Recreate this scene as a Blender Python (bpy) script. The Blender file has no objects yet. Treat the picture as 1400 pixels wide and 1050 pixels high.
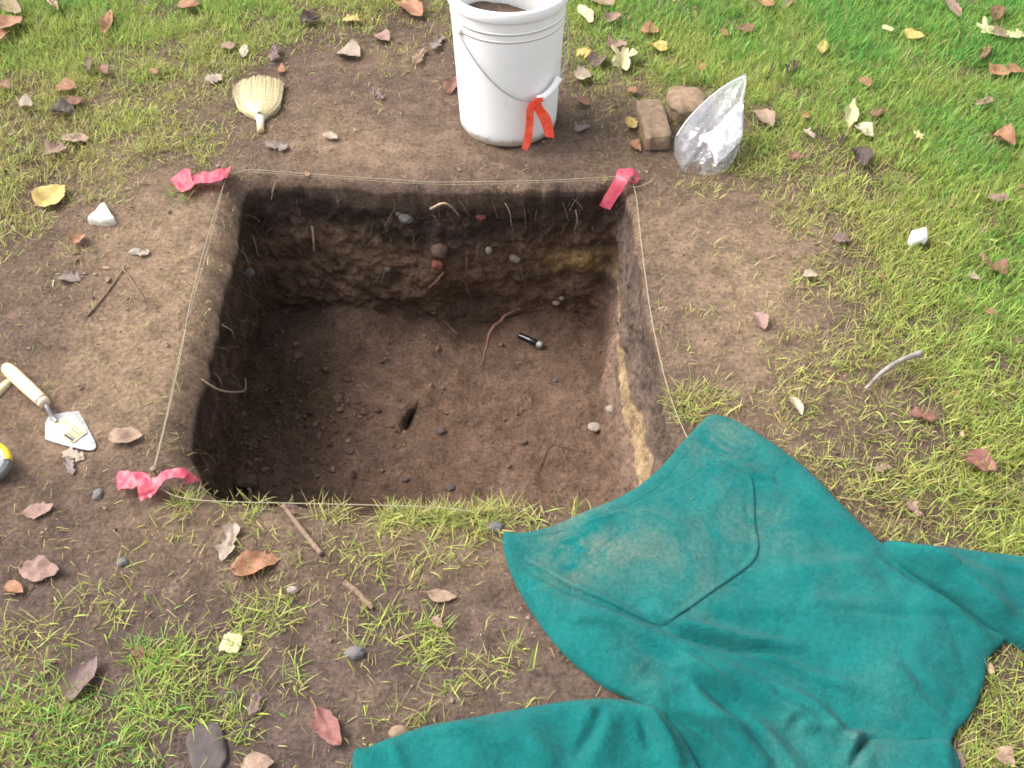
import bpy, math, random
import numpy as np
from mathutils import Vector
from mathutils.bvhtree import BVHTree
from mathutils.geometry import delaunay_2d_cdt

SC = bpy.context.scene
COL = SC.collection
rng = np.random.default_rng(7)
random.seed(7)

# ------------------------------------------------------------------ camera, sky, sun, exposure
CAM_H, PITCH, FPX = 1.456, math.radians(46.8), 1366.0
cam = bpy.data.cameras.new('camera'); cam.sensor_width = 36.0
cam.lens = FPX / 1400 * 36; cam.clip_start = 0.02; cam.clip_end = 500
camo = bpy.data.objects.new('camera', cam); COL.objects.link(camo)
camo.location = (0, 0, CAM_H); camo.rotation_euler = (math.pi / 2 - PITCH, 0, 0)
SC.camera = camo

SUN_EL, SUN_AZ = math.radians(50), math.radians(284)      # azimuth clockwise from +Y: light comes from the left
world = bpy.data.worlds.new('World'); SC.world = world; world.use_nodes = True
wn = world.node_tree; wn.nodes.clear()
w_out = wn.nodes.new('ShaderNodeOutputWorld'); w_bg = wn.nodes.new('ShaderNodeBackground')
w_sky = wn.nodes.new('ShaderNodeTexSky'); w_sky.sky_type = 'NISHITA'; w_sky.sun_disc = False
w_sky.sun_elevation = SUN_EL; w_sky.sun_rotation = SUN_AZ; w_sky.dust_density = 4.0
w_hs = wn.nodes.new('ShaderNodeHueSaturation'); w_hs.inputs['Saturation'].default_value = 0.28   # overcast: little colour
wn.links.new(w_sky.outputs[0], w_hs.inputs['Color']); wn.links.new(w_hs.outputs[0], w_bg.inputs[0])
w_bg.inputs[1].default_value = 0.13
wn.links.new(w_bg.outputs[0], w_out.inputs[0])
sun = bpy.data.lights.new('sun', 'SUN'); sun.energy = 1.4; sun.angle = math.radians(40); sun.color = (1.0, 0.95, 0.90)
suno = bpy.data.objects.new('sun', sun); COL.objects.link(suno)
sd = Vector((math.sin(SUN_AZ) * math.cos(SUN_EL), math.cos(SUN_AZ) * math.cos(SUN_EL), math.sin(SUN_EL)))
suno.rotation_euler = sd.to_track_quat('Z', 'Y').to_euler(); suno.location = (-3, 0, 5)
SC.view_settings.view_transform = 'Standard'; SC.view_settings.look = 'None'
SC.view_settings.gamma = 1.0; SC.view_settings.use_curve_mapping = False
SC.view_settings.exposure = 1.66
SC.cycles.filter_width = 1.7

# ------------------------------------------------------------------ helpers: view rays to places
SP, CP = math.sin(PITCH), math.cos(PITCH)
def ray(px, py):
    u = (np.asarray(px, float) - 700) / FPX; v = (np.asarray(py, float) - 525) / FPX
    return u, CP - v * SP, -(SP + v * CP)
def G(px, py, z=0.0):                     # place on the level z seen at a pixel
    dx, dy, dz = ray(px, py); t = (z - CAM_H) / dz
    return np.stack(np.broadcast_arrays(dx * t, dy * t, np.zeros_like(t) + z), -1)
def at_y(px, py, Y):                      # place on the upright plane y = Y
    dx, dy, dz = ray(px, py); t = Y / dy
    return np.array([dx * t, Y, CAM_H + dz * t], float)
def proj(p):
    p = np.asarray(p, float); y, z = p[..., 1], p[..., 2] - CAM_H
    d = y * CP - z * SP; up = y * SP + z * CP
    return 700 + FPX * p[..., 0] / d, 525 - FPX * up / d

def _h(ix, iy, iz, s):
    n = (ix * 374761393 + iy * 668265263 + iz * 2147483647 + s * 1274126177) & 0xFFFFFFFF
    n = ((n ^ (n >> 13)) * 1274126177) & 0xFFFFFFFF
    n = ((n ^ (n >> 16)) * 2246822519) & 0xFFFFFFFF
    return ((n ^ (n >> 15)) & 0xFFFFFF) / float(0xFFFFFF) * 2 - 1
def vn(p, s=0):                           # value noise, p (...,3), range about -1..1
    p = np.asarray(p, float); i = np.floor(p).astype(np.int64); f = p - i; f = f * f * f * (f * (f * 6 - 15) + 10)
    r = 0
    for a in (0, 1):
        for b in (0, 1):
            for c in (0, 1):
                w = (f[..., 0] if a else 1 - f[..., 0]) * (f[..., 1] if b else 1 - f[..., 1]) * (f[..., 2] if c else 1 - f[..., 2])
                r = r + w * _h(i[..., 0] + a, i[..., 1] + b, i[..., 2] + c, s)
    return r
def fbm(p, o=4, s=0):
    p = np.asarray(p, float); r = 0; a = 1.0; n = 0
    for k in range(o):
        r = r + a * vn(p, s + k * 17); n += a; a *= 0.5; p = p * 2.03 + 11.3
    return r / n
def P3(x, y, z=0.0):
    return np.stack(np.broadcast_arrays(np.asarray(x, float), np.asarray(y, float), np.asarray(z, float)), -1)
def sstep(a, b, x):
    t = np.clip((x - a) / (b - a), 0, 1); return t * t * (3 - 2 * t)
def gz(x, y):                             # height of the soil surface
    p = P3(x, y)
    return 0.016 * fbm(p * 1.7, 3, 3) + 0.006 * fbm(p * 8, 3, 5) + 0.005 * fbm(p * 24, 4, 9)
def resample(pts, n, closed=False):
    pts = np.asarray(pts, float)
    if closed: pts = np.vstack([pts, pts[:1]])
    d = np.r_[0, np.cumsum(np.linalg.norm(np.diff(pts, axis=0), axis=1))]
    t = np.linspace(0, d[-1], n, endpoint=not closed)
    return np.stack([np.interp(t, d, pts[:, k]) for k in range(pts.shape[1])], -1)
def catmull(pts, n, closed=False):
    pts = np.asarray(pts, float); m = len(pts); out = []
    segs = m if closed else m - 1
    for i in range(segs):
        if closed: p0, p1, p2, p3 = pts[i - 1], pts[i], pts[(i + 1) % m], pts[(i + 2) % m]
        else: p0, p1, p2, p3 = pts[max(i - 1, 0)], pts[i], pts[i + 1], pts[min(i + 2, m - 1)]
        for t in np.arange(n) / n:
            out.append(0.5 * (2 * p1 + (p2 - p0) * t + (2 * p0 - 5 * p1 + 4 * p2 - p3) * t * t + (3 * p1 - p0 - 3 * p2 + p3) * t ** 3))
    if not closed: out.append(pts[-1])
    return np.array(out)
def inpoly(x, y, poly):
    x = np.asarray(x); y = np.asarray(y); c = np.zeros(x.shape, bool); n = len(poly)
    for i in range(n):
        x1, y1 = poly[i][0], poly[i][1]; x2, y2 = poly[i - 1][0], poly[i - 1][1]
        m = ((y1 > y) != (y2 > y))
        xi = (x2 - x1) * (y - y1) / ((y2 - y1) if y2 != y1 else 1e-12) + x1
        c ^= m & (x < xi)
    return c
def sdist(x, y, poly):                    # distance to outline and the nearest outline point, + inside
    P = np.stack([x, y], -1); best = np.full(x.shape, 1e9); near = np.zeros(P.shape)
    n = len(poly)
    for i in range(n):
        a = poly[i - 1][:2]; b = poly[i][:2]; ab = b - a; L = ab @ ab + 1e-15
        t = np.clip(((P - a) @ ab) / L, 0, 1); q = a + t[..., None] * ab
        d = np.linalg.norm(P - q, axis=-1); m = d < best
        best = np.where(m, d, best); near[m] = q[m]
    s = inpoly(x, y, poly)
    return np.where(s, best, -best), near

# ------------------------------------------------------------------ helpers: objects
def tag(o, label=None, cat=None, group=None, kind=None):
    if label: o['label'] = label
    if cat: o['category'] = cat
    if group: o['group'] = group
    if kind: o['kind'] = kind
    return o
def thing(name, loc, label, cat, group=None):
    o = bpy.data.objects.new(name, None); o.empty_display_size = 0.03; COL.objects.link(o)
    o.location = tuple(float(v) for v in loc)
    return tag(o, label, cat, group)
def big_mesh(name, V, F, cols=None, smooth=True):
    """V (n,3); F list of arrays (m,k)"""
    me = bpy.data.meshes.new(name)
    V = np.asarray(V, np.float32); me.vertices.add(len(V)); me.vertices.foreach_set('co', V.ravel())
    loops = np.concatenate([np.asarray(f, np.int32).ravel() for f in F])
    tot = np.concatenate([np.full(len(f), np.asarray(f).shape[1], np.int32) for f in F])
    st = np.r_[0, np.cumsum(tot)[:-1]].astype(np.int32)
    me.loops.add(len(loops)); me.loops.foreach_set('vertex_index', loops)
    me.polygons.add(len(tot)); me.polygons.foreach_set('loop_start', st)
    try: me.polygons.foreach_set('loop_total', tot)
    except Exception: pass
    me.polygons.foreach_set('use_smooth', np.full(len(tot), smooth))
    me.update(calc_edges=True)
    if cols is not None:
        for k, c in cols.items():
            c = np.asarray(c, np.float32)
            if c.ndim == 2:
                a = me.attributes.new(k, 'FLOAT_COLOR', 'POINT'); c4 = np.ones((len(c), 4), np.float32); c4[:, :3] = c
                a.data.foreach_set('color', c4.ravel())
            else:
                a = me.attributes.new(k, 'FLOAT', 'POINT'); a.data.foreach_set('value', c)
    me.validate()
    return me
def obj(name, V, F, mat, parent=None, cols=None, smooth=True, origin=None):
    """V in world metres; moved to local coordinates of its parent or origin. F: list of (m,k) arrays"""
    V = np.asarray(V, float)
    if parent is not None:
        o0 = np.array(parent.matrix_basis.translation) if parent.parent is None else np.array(parent.parent.matrix_basis.translation)
    elif origin is not None: o0 = np.asarray(origin, float)
    else: o0 = np.r_[(V[:, :2].max(0) + V[:, :2].min(0)) / 2, V[:, 2].min()]
    me = big_mesh(name, V - o0, F, cols, smooth)
    for m in (mat if isinstance(mat, (list, tuple)) else [mat]): me.materials.append(m)
    o = bpy.data.objects.new(name, me); COL.objects.link(o)
    if parent is not None: o.parent = parent
    else: o.location = tuple(float(v) for v in o0)
    return o
def join(parts):
    Vs, Fs, n = [], {}, 0
    for V, F in parts:
        V = np.asarray(V, float); Vs.append(V)
        for f in F:
            f = np.asarray(f, np.int64)
            if len(f): Fs.setdefault(f.shape[1], []).append(f + n)
        n += len(V)
    return np.vstack(Vs), [np.vstack(v) for v in Fs.values()]
def grid_faces(nr, nc, closed=False):
    i = np.arange(nr - 1)[:, None]; j = np.arange(nc if closed else nc - 1)[None, :]
    j2 = (j + 1) % nc
    return np.stack(np.broadcast_arrays(i * nc + j, i * nc + j2, (i + 1) * nc + j2, (i + 1) * nc + j), -1).reshape(-1, 4)
def tube(path, r, n=8, cap=True, taper=None):
    path = np.asarray(path, float); m = len(path)
    T = np.gradient(path, axis=0); T /= np.linalg.norm(T, axis=1)[:, None] + 1e-12
    ref = np.array([0, 0, 1.0]) if abs(T[:, 2]).mean() < 0.8 else np.array([1.0, 0, 0])
    A = np.cross(T, ref); A /= np.linalg.norm(A, axis=1)[:, None] + 1e-12; B = np.cross(A, T)
    r = np.broadcast_to(np.asarray(r, float), (m,)) if np.ndim(r) < 2 else r
    a = np.linspace(0, 2 * math.pi, n, endpoint=False)
    V = path[:, None] + r[:, None, None] * (np.cos(a)[None, :, None] * A[:, None] + np.sin(a)[None, :, None] * B[:, None])
    V = V.reshape(-1, 3); F = [grid_faces(m, n, True)]
    if cap:
        V = np.vstack([V, path[:1], path[-1:]]); k = np.arange(n); k2 = (k + 1) % n
        F.append(np.vstack([np.stack([k2, k, np.full(n, m * n)], -1), np.stack([(m - 1) * n + k, (m - 1) * n + k2, np.full(n, m * n + 1)], -1)]))
    return V, F
def lathe(prof, n=64, c=(0, 0, 0), tilt=None):
    prof = np.asarray(prof, float); a = np.linspace(0, 2 * math.pi, n, endpoint=False)
    V = np.stack([prof[:, :1] * np.cos(a), prof[:, :1] * np.sin(a), np.broadcast_to(prof[:, 1:2], (len(prof), n))], -1).reshape(-1, 3)
    if tilt is not None: V = V @ tilt.T
    return V + np.asarray(c, float), [grid_faces(len(prof), n, True)]
_ico = {}
def ico(sub):
    if sub not in _ico:
        import bmesh
        bm = bmesh.new(); bmesh.ops.create_icosphere(bm, subdivisions=sub, radius=1); bm.verts.ensure_lookup_table()
        _ico[sub] = (np.array([v.co[:] for v in bm.verts]), np.array([[v.index for v in f.verts] for f in bm.faces])); bm.free()
    return _ico[sub]
def rotz(a):
    c, s = math.cos(a), math.sin(a); return np.array([[c, -s, 0], [s, c, 0], [0, 0, 1.0]])
def roty(a):
    c, s = math.cos(a), math.sin(a); return np.array([[c, 0, s], [0, 1.0, 0], [-s, 0, c]])
def rotx(a):
    c, s = math.cos(a), math.sin(a); return np.array([[1.0, 0, 0], [0, c, -s], [0, s, c]])

# ------------------------------------------------------------------ materials
def newmat(name):
    m = bpy.data.materials.new(name); m.use_nodes = True; nt = m.node_tree
    return m, nt, nt.nodes['Principled BSDF'], nt.nodes['Material Output']
def nd(nt, t, **k):
    n = nt.nodes.new(t)
    for a, v in k.items(): setattr(n, a, v)
    return n
def noise(nt, scale, detail=4, rough=0.6, vec=None, dist=0.0):
    n = nd(nt, 'ShaderNodeTexNoise'); n.inputs['Scale'].default_value = scale; n.inputs['Detail'].default_value = detail
    n.inputs['Roughness'].default_value = rough; n.inputs['Distortion'].default_value = dist
    if vec is None: vec = nd(nt, 'ShaderNodeTexCoord').outputs['Object']
    nt.links.new(vec, n.inputs['Vector']); return n
def ramp(nt, src, stops):
    r = nd(nt, 'ShaderNodeValToRGB'); e = r.color_ramp.elements
    while len(e) < len(stops): e.new(0.5)
    for i, (p, c) in enumerate(stops):
        e[i].position = p; e[i].color = (*c, 1) if len(c) == 3 else c
    nt.links.new(src, r.inputs[0]); return r
def mix(nt, a, b, fac, mode='MIX'):
    n = nd(nt, 'ShaderNodeMix', data_type='RGBA', blend_type=mode)
    for s, v in ((6, a), (7, b), (0, fac)):
        if isinstance(v, (int, float)): n.inputs[s].default_value = v
        elif isinstance(v, tuple): n.inputs[s].default_value = (*v, 1)
        else: nt.links.new(v, n.inputs[s])
    return n.outputs[2]
def bump(nt, bsdf, srcs):
    last = None
    for src, st, dist in srcs:
        b = nd(nt, 'ShaderNodeBump'); b.inputs['Strength'].default_value = st; b.inputs['Distance'].default_value = dist
        nt.links.new(src, b.inputs['Height'])
        if last: nt.links.new(last.outputs[0], b.inputs['Normal'])
        last = b
    nt.links.new(last.outputs[0], bsdf.inputs['Normal'])
def g3(v): return (v, v, v)

def soil_mat():
    m, nt, b, o = newmat('soil')
    at = nd(nt, 'ShaderNodeAttribute', attribute_name='soil')
    n1 = noise(nt, 22, 6, 0.65); n2 = noise(nt, 120, 5, 0.7); n3 = noise(nt, 420, 3, 0.6)
    c = mix(nt, at.outputs['Color'], ramp(nt, n1.outputs[0], [(0.3, g3(0.62)), (0.7, g3(1.32))]).outputs[0], 1.0, 'MULTIPLY')
    c = mix(nt, c, ramp(nt, n2.outputs[0], [(0.3, g3(0.55)), (0.5, g3(1.0)), (0.72, g3(1.45))]).outputs[0], 1.0, 'MULTIPLY')
    sp = ramp(nt, n3.outputs[0], [(0.62, g3(0.0)), (0.70, g3(0.6))])
    c = mix(nt, c, (0.30, 0.23, 0.165), sp.outputs[0])
    nt.links.new(c, b.inputs['Base Color']); b.inputs['Roughness'].default_value = 0.95
    b.inputs['Specular IOR Level'].default_value = 0.15
    vo = nd(nt, 'ShaderNodeTexVoronoi'); vo.inputs['Scale'].default_value = 95
    nt.links.new(nd(nt, 'ShaderNodeTexCoord').outputs['Object'], vo.inputs['Vector'])
    bump(nt, b, [(n1.outputs[0], 0.7, 0.012), (vo.outputs['Distance'], 0.35, 0.005), (n2.outputs[0], 1.0, 0.009), (n3.outputs[0], 0.8, 0.003)])
    return m
def flat_mat(name, colr, rough=0.7, var=0.25, scale=60, bmp=0.3, dist=0.002, spec=0.3, metal=0.0):
    m, nt, b, o = newmat(name); n = noise(nt, scale, 5, 0.65)
    c = mix(nt, colr, ramp(nt, n.outputs[0], [(0.3, g3(1 - var)), (0.7, g3(1 + var))]).outputs[0], 1.0, 'MULTIPLY')
    nt.links.new(c, b.inputs['Base Color']); b.inputs['Roughness'].default_value = rough
    b.inputs['Specular IOR Level'].default_value = spec; b.inputs['Metallic'].default_value = metal
    if bmp: bump(nt, b, [(n.outputs[0], bmp, dist)])
    return m
def attr_mat(name, rough=0.6, transl=0.35, var=0.2, scale=200):
    m, nt, b, o = newmat(name); at = nd(nt, 'ShaderNodeAttribute', attribute_name='tint')
    n = noise(nt, scale, 3, 0.6)
    c = mix(nt, at.outputs['Color'], ramp(nt, n.outputs[0], [(0.3, g3(1 - var)), (0.7, g3(1 + var))]).outputs[0], 1.0, 'MULTIPLY')
    nt.links.new(c, b.inputs['Base Color']); b.inputs['Roughness'].default_value = rough; b.inputs['Specular IOR Level'].default_value = 0.25
    if transl:
        t = nd(nt, 'ShaderNodeBsdfTranslucent'); nt.links.new(c, t.inputs[0])
        s = nd(nt, 'ShaderNodeMixShader'); s.inputs[0].default_value = transl
        nt.links.new(b.outputs[0], s.inputs[1]); nt.links.new(t.outputs[0], s.inputs[2]); nt.links.new(s.outputs[0], o.inputs[0])
    return m
def leaf_mat(name, colr, edge):
    m, nt, b, o = newmat('leaf_' + name)
    tc = nd(nt, 'ShaderNodeTexCoord'); oi = nd(nt, 'ShaderNodeObjectInfo')
    add = nd(nt, 'ShaderNodeVectorMath', operation='ADD'); nt.links.new(tc.outputs['Object'], add.inputs[0])
    mul = nd(nt, 'ShaderNodeVectorMath', operation='SCALE'); nt.links.new(oi.outputs['Location'], mul.inputs[0]); mul.inputs['Scale'].default_value = 7.3
    nt.links.new(mul.outputs[0], add.inputs[1])
    n1 = noise(nt, 45, 5, 0.7, add.outputs[0]); n2 = noise(nt, 260, 4, 0.7, add.outputs[0])
    c = mix(nt, colr, edge, ramp(nt, n1.outputs[0], [(0.42, g3(0)), (0.72, g3(1))]).outputs[0])
    c = mix(nt, c, ramp(nt, n2.outputs[0], [(0.3, g3(0.75)), (0.7, g3(1.2))]).outputs[0], 1.0, 'MULTIPLY')
    n4 = noise(nt, 110, 4, 0.75, add.outputs[0])
    c = mix(nt, c, (0.10, 0.06, 0.045), ramp(nt, n4.outputs[0], [(0.60, g3(0)), (0.72, g3(0.75))]).outputs[0])
    av = nd(nt, 'ShaderNodeAttribute', attribute_name='vein')
    c = mix(nt, c, ramp(nt, av.outputs['Fac'], [(0.0, g3(0.72)), (0.12, g3(1.0))]).outputs[0], 1.0, 'MULTIPLY')
    nt.links.new(c, b.inputs['Base Color']); b.inputs['Roughness'].default_value = 0.6; b.inputs['Specular IOR Level'].default_value = 0.3
    bump(nt, b, [(n2.outputs[0], 0.4, 0.001), (av.outputs['Fac'], 0.35, 0.002)])
    t = nd(nt, 'ShaderNodeBsdfTranslucent'); nt.links.new(c, t.inputs[0])
    s = nd(nt, 'ShaderNodeMixShader'); s.inputs[0].default_value = 0.2
    nt.links.new(b.outputs[0], s.inputs[1]); nt.links.new(t.outputs[0], s.inputs[2]); nt.links.new(s.outputs[0], o.inputs[0])
    return m
M = {}
M['soil'] = soil_mat()
M['grass'] = attr_mat('grass_blades', 0.55, 0.4, 0.15)
M['straw'] = attr_mat('dry_straw', 0.8, 0.1, 0.2)
M['crumb'] = attr_mat('soil_crumbs', 0.95, 0.0, 0.35, 150)
LEAFC = dict(orange=((0.50, 0.21, 0.08), (0.36, 0.13, 0.05)), rust=((0.32, 0.12, 0.07), (0.22, 0.08, 0.05)), tan=((0.46, 0.29, 0.17), (0.36, 0.20, 0.12)),
             pink=((0.43, 0.23, 0.17), (0.33, 0.17, 0.13)), mauve=((0.26, 0.15, 0.13), (0.19, 0.10, 0.09)), dark=((0.11, 0.065, 0.055), (0.07, 0.042, 0.036)),
             cream=((0.68, 0.56, 0.36), (0.55, 0.42, 0.24)), yellow=((0.72, 0.52, 0.07), (0.66, 0.40, 0.06)), pale=((0.78, 0.70, 0.32), (0.70, 0.58, 0.22)),
             beige=((0.50, 0.37, 0.26), (0.40, 0.28, 0.19)), grey=((0.31, 0.23, 0.19), (0.22, 0.16, 0.13)), red=((0.38, 0.12, 0.09), (0.27, 0.09, 0.07)))
for k, (a, b) in LEAFC.items(): M['leaf_' + k] = leaf_mat(k, tuple(0.74 * (0.76 * v + 0.24 * (sum(a) / 3)) for v in a), tuple(0.70 * (0.76 * v + 0.24 * (sum(b) / 3)) for v in b))
M['stem'] = flat_mat('leaf_stem', (0.30, 0.17, 0.10), 0.7)
M['stone_brown'] = flat_mat('brown_stone', (0.21, 0.145, 0.095), 0.9, 0.4, 55, 0.6, 0.004, 0.2)
M['stone_dark'] = flat_mat('dark_stone', (0.072, 0.056, 0.052), 0.85, 0.3, 50, 0.6, 0.003, 0.3)
M['stone_grey'] = flat_mat('grey_stone', (0.125, 0.115, 0.11), 0.85, 0.3, 50, 0.5, 0.003, 0.3)
M['stone_white'] = flat_mat('white_stone', (0.24, 0.20, 0.165), 0.85, 0.2, 50, 0.4, 0.002, 0.3)
M['stone_soil'] = flat_mat('soil_coated_stone', (0.105, 0.070, 0.052), 0.95, 0.4, 60, 0.7, 0.004, 0.1)
M['brick_red'] = flat_mat('red_brick_fragment', (0.17, 0.055, 0.042), 0.9, 0.3, 90, 0.5, 0.002, 0.2)
M['root_pale'] = flat_mat('pale_root', (0.30, 0.215, 0.145), 0.8, 0.3, 120, 0.4, 0.001)
M['root_brown'] = flat_mat('brown_root', (0.15, 0.075, 0.048), 0.85, 0.4, 120, 0.6, 0.002)
M['twig'] = flat_mat('twig_bark', (0.17, 0.115, 0.08), 0.9, 0.4, 110, 0.6, 0.002)
M['twig_grey'] = flat_mat('grey_weathered_wood', (0.24, 0.21, 0.185), 0.85, 0.45, 60, 0.5, 0.002)
M['string'] = flat_mat('string_fibre', (0.29, 0.245, 0.165), 0.9, 0.3, 500, 0.4, 0.001)
M['wire'] = flat_mat('steel_wire', (0.42, 0.42, 0.42), 0.35, 0.1, 60, 0.0, 0.001, 0.5, 0.8)
M['steel'] = flat_mat('brushed_steel', (0.25, 0.245, 0.245), 0.5, 0.3, 60, 0.06, 0.0005, 0.5, 0.3)

# ------------------------------------------------------------------ ground sheet and pit
NS = 160
rimpx = dict(back=[(331, 249), (420, 247), (560, 256), (620, 258), (740, 254), (856, 250)],
             right=[(856, 250), (868, 330), (882, 410), (897, 480), (912, 545), (932, 620), (952, 691)],
             front=[(952, 691), (880, 692), (800, 693), (700, 690), (600, 694), (520, 695), (450, 690), (400, 683), (350, 681), (288, 670)],
             left=[(288, 670), (262, 640), (255, 595), (262, 540), (278, 480), (298, 400), (316, 320), (331, 249)])
D = 0.45
rim = np.vstack([resample(G(*np.array(rimpx[k]).T), NS + 1)[:-1] for k in ('back', 'right', 'front', 'left')])
flx = dict(back=[(356, 428), (470, 432), (600, 440), (700, 432), (824, 436)], right=[(824, 436), (822, 500), (815, 560), (826, 640), (850, 840)],
           left=[(300, 860), (312, 700), (322, 620), (340, 520), (356, 428)])
fb = [G(*np.array(flx[k]).T, z=-D) for k in ('back', 'right')]
fl = G(*np.array(flx['left']).T, z=-D)
front_y = rim[2 * NS:3 * NS, 1].mean() + 0.02
fr0 = fb[1][-1].copy(); fr0[1] = front_y; fb[1][-1] = fr0; fl0 = fl[0].copy(); fl0[1] = front_y; fl[0] = fl0
floor = np.vstack([resample(a, NS + 1)[:-1] for a in (fb[0], fb[1], np.array([fr0, fl0]), fl)])
N = 4 * NS
def csm(a, w):
    k = np.exp(-0.5 * (np.arange(-3 * w, 3 * w + 1) / w) ** 2); k /= k.sum()
    p = np.concatenate([a[-3 * w:], a, a[:3 * w]], 0)
    return np.stack([np.convolve(p[:, i], k, 'valid') for i in range(a.shape[1])], -1)
rim[:, :2] = csm(rim[:, :2], 3); floor[:, :2] = csm(floor[:, :2], 5)
C0 = rim.mean(0); CF = floor.mean(0)
rag = fbm(P3(rim[:, 0] * 14, rim[:, 1] * 14), 4, 41)
nrm = rim - C0; nrm /= np.linalg.norm(nrm, axis=1)[:, None]
rim = rim + nrm * (rag * 0.013 + 0.006 * fbm(P3(rim[:, 0] * 60, rim[:, 1] * 60), 3, 44))[:, None]; RIM2 = rim[:, :2].copy()
# outside rings
s_out = np.r_[np.geomspace(1.0, 1.0 + 3.2, 4)[:0], 1 + np.cumsum(np.r_[0.004, 0.006, 0.008, 0.010, 0.014, 0.02, np.full(95, 0.034)]), np.geomspace(4.8, 130, 14)]
rings = []
lipw = np.concatenate([np.full(NS, 0.03), np.full(NS, 0.03), np.full(NS, 0.04), np.full(NS, 0.075)]); lipw = csm(lipw[:, None], 12)[:, 0]
lipd = np.concatenate([np.full(NS, 0.014), np.full(NS, 0.012), np.full(NS, 0.014), np.full(NS, 0.045)]); lipd = csm(lipd[:, None], 12)[:, 0]
for s in s_out[::-1]:
    p = C0 + (rim - C0) * s
    d = np.linalg.norm(p[:, :2] - rim[:, :2], axis=1)
    p[:, 2] = gz(p[:, 0], p[:, 1]) * 1.0 - lipd * np.clip(1 - d / lipw, 0, 1) ** 2
    rings.append(p)
n_out = len(rings)
# wall rings
MW = 96
S = np.linspace(0, 1, MW + 1)
tabs = dict(back=([0, .3, .6, .8, .92, 1], [0, .13, .32, .52, .74, 1]), right=([0, .15, .58, .72, .93, 1], [0, .04, .21, .46, .86, 1]),
            front=([0, .5, .9, 1], [0, .4, .8, 1]), left=([0, .1, .25, .8, .93, 1], [0, .14, .26, .66, .82, 1]))
H = np.concatenate([np.tile(np.interp(S, *tabs[k]), (NS, 1)) for k in ('back', 'right', 'front', 'left')])
H = csm(H, 8)
rz = rings[-1][:, 2]
rimz = rim.copy(); rimz[:, 2] = rz - 0.004
for i in range(0, MW + 1):
    s = S[i]
    p = rimz + (floor - rimz) * H[:, i:i + 1]
    p[:, 2] = rimz[:, 2] * (1 - s) + (-D) * s
    rings.append(p)
UF = np.r_[np.linspace(0.012, 0.97, 80)]
def floor_relief(x, y):
    z = 0.012 * fbm(P3(x * 4, y * 4), 3, 61) + 0.006 * fbm(P3(x * 22, y * 22), 4, 63)
    def blob(px, py, r, h):
        c = G(px, py, -D); return h * np.exp(-((x - c[0]) ** 2 + (y - c[1]) ** 2) / (2 * r * r))
    z = z + blob(480, 440, 0.11, 0.032) + blob(400, 470, 0.07, 0.03) - blob(660, 446, 0.06, 0.035) + blob(760, 420, 0.09, 0.03) + blob(800, 560, 0.06, 0.02)
    z = z - blob(390, 520, 0.07, 0.02) + blob(440, 560, 0.06, 0.012) + blob(640, 640, 0.15, 0.012)
    a_, b_ = G(546, 592, -D)[:2], G(567, 560, -D)[:2]; ab = b_ - a_; q = np.stack([x, y], -1) - a_; t = np.clip((q @ ab) / (ab @ ab), 0, 1); r_ = q - t[..., None] * ab
    sd_ = np.linalg.norm(r_, axis=-1) * np.sign(ab[0] * r_[..., 1] - ab[1] * r_[..., 0])
    z = z + np.where(sd_ > 0, 0.020 * np.exp(-(sd_ / 0.05) ** 2), -0.022 * np.exp(-((sd_ + 0.005) / 0.008) ** 2)) * np.exp(-(np.linalg.norm(q - 0.5 * ab, axis=-1) / 0.034) ** 2)
    return z
for u in UF:
    p = floor + (CF - floor) * u; w = sstep(0, 0.25, u)
    p[:, 2] = -D + floor_relief(p[:, 0], p[:, 1])
    rings.append(p)
# blend relief onto the lower wall
A = np.array(rings); n_w0 = n_out; n_f0 = n_out + MW + 1
for i in range(MW + 1):
    w = sstep(0.7, 1.0, S[i]); A[n_w0 + i, :, 2] += w * floor_relief(A[n_w0 + i, :, 0], A[n_w0 + i, :, 1])
# normals and displacement of walls and floor
def grid_normals(A):
    du = np.roll(A, -1, 1) - np.roll(A, 1, 1); dv = np.gradient(A, axis=0)
    n = np.cross(du, dv); n /= np.linalg.norm(n, axis=-1)[..., None] + 1e-12; return n
nr = grid_normals(A)
ctr = A[n_f0 + 20:, :, :]; sgn = np.sign(nr[n_f0 + 20:, :, 2].mean()); nr = nr * sgn
wgt = np.zeros(len(A)); wgt[n_w0:n_f0] = sstep(0.03, 0.24, S); wgt[n_f0:] = 0.45
Q = A.copy()
disp = 0.016 * fbm(Q * np.array([7, 7, 9]), 4, 71) + 0.009 * fbm(Q * np.array([26, 26, 20]), 4, 77) + 0.004 * fbm(Q * 70, 3, 79)
ridge = np.clip(fbm(Q * np.array([5, 5, 16]), 4, 91), 0, 1)                     # undercut ledges between layers
disp = disp * 1.3 - 0.007 * ridge * (np.abs(nr[..., 2]) < 0.6)
A = A + nr * (disp * wgt[:, None])[..., None]
# back wall hollow and hump, lower right wall bulge
for (px, py, z, r, h) in [(690, 330, -0.26, 0.06, -0.02), (600, 350, -0.25, 0.035, 0.03), (470, 430, -0.40, 0.07, 0.03), (640, 425, -0.42, 0.05, -0.035), (800, 350, -0.27, 0.05, 0.012), (540, 560, -0.45, 0.03, 0.02)]:
    c = G(px, py, z); dd = ((A - c) ** 2).sum(-1)
    A[n_w0 + 3:] += nr[n_w0 + 3:] * (h * np.exp(-dd / (2 * r * r)))[n_w0 + 3:, :, None]
nr = grid_normals(A) * sgn
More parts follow.
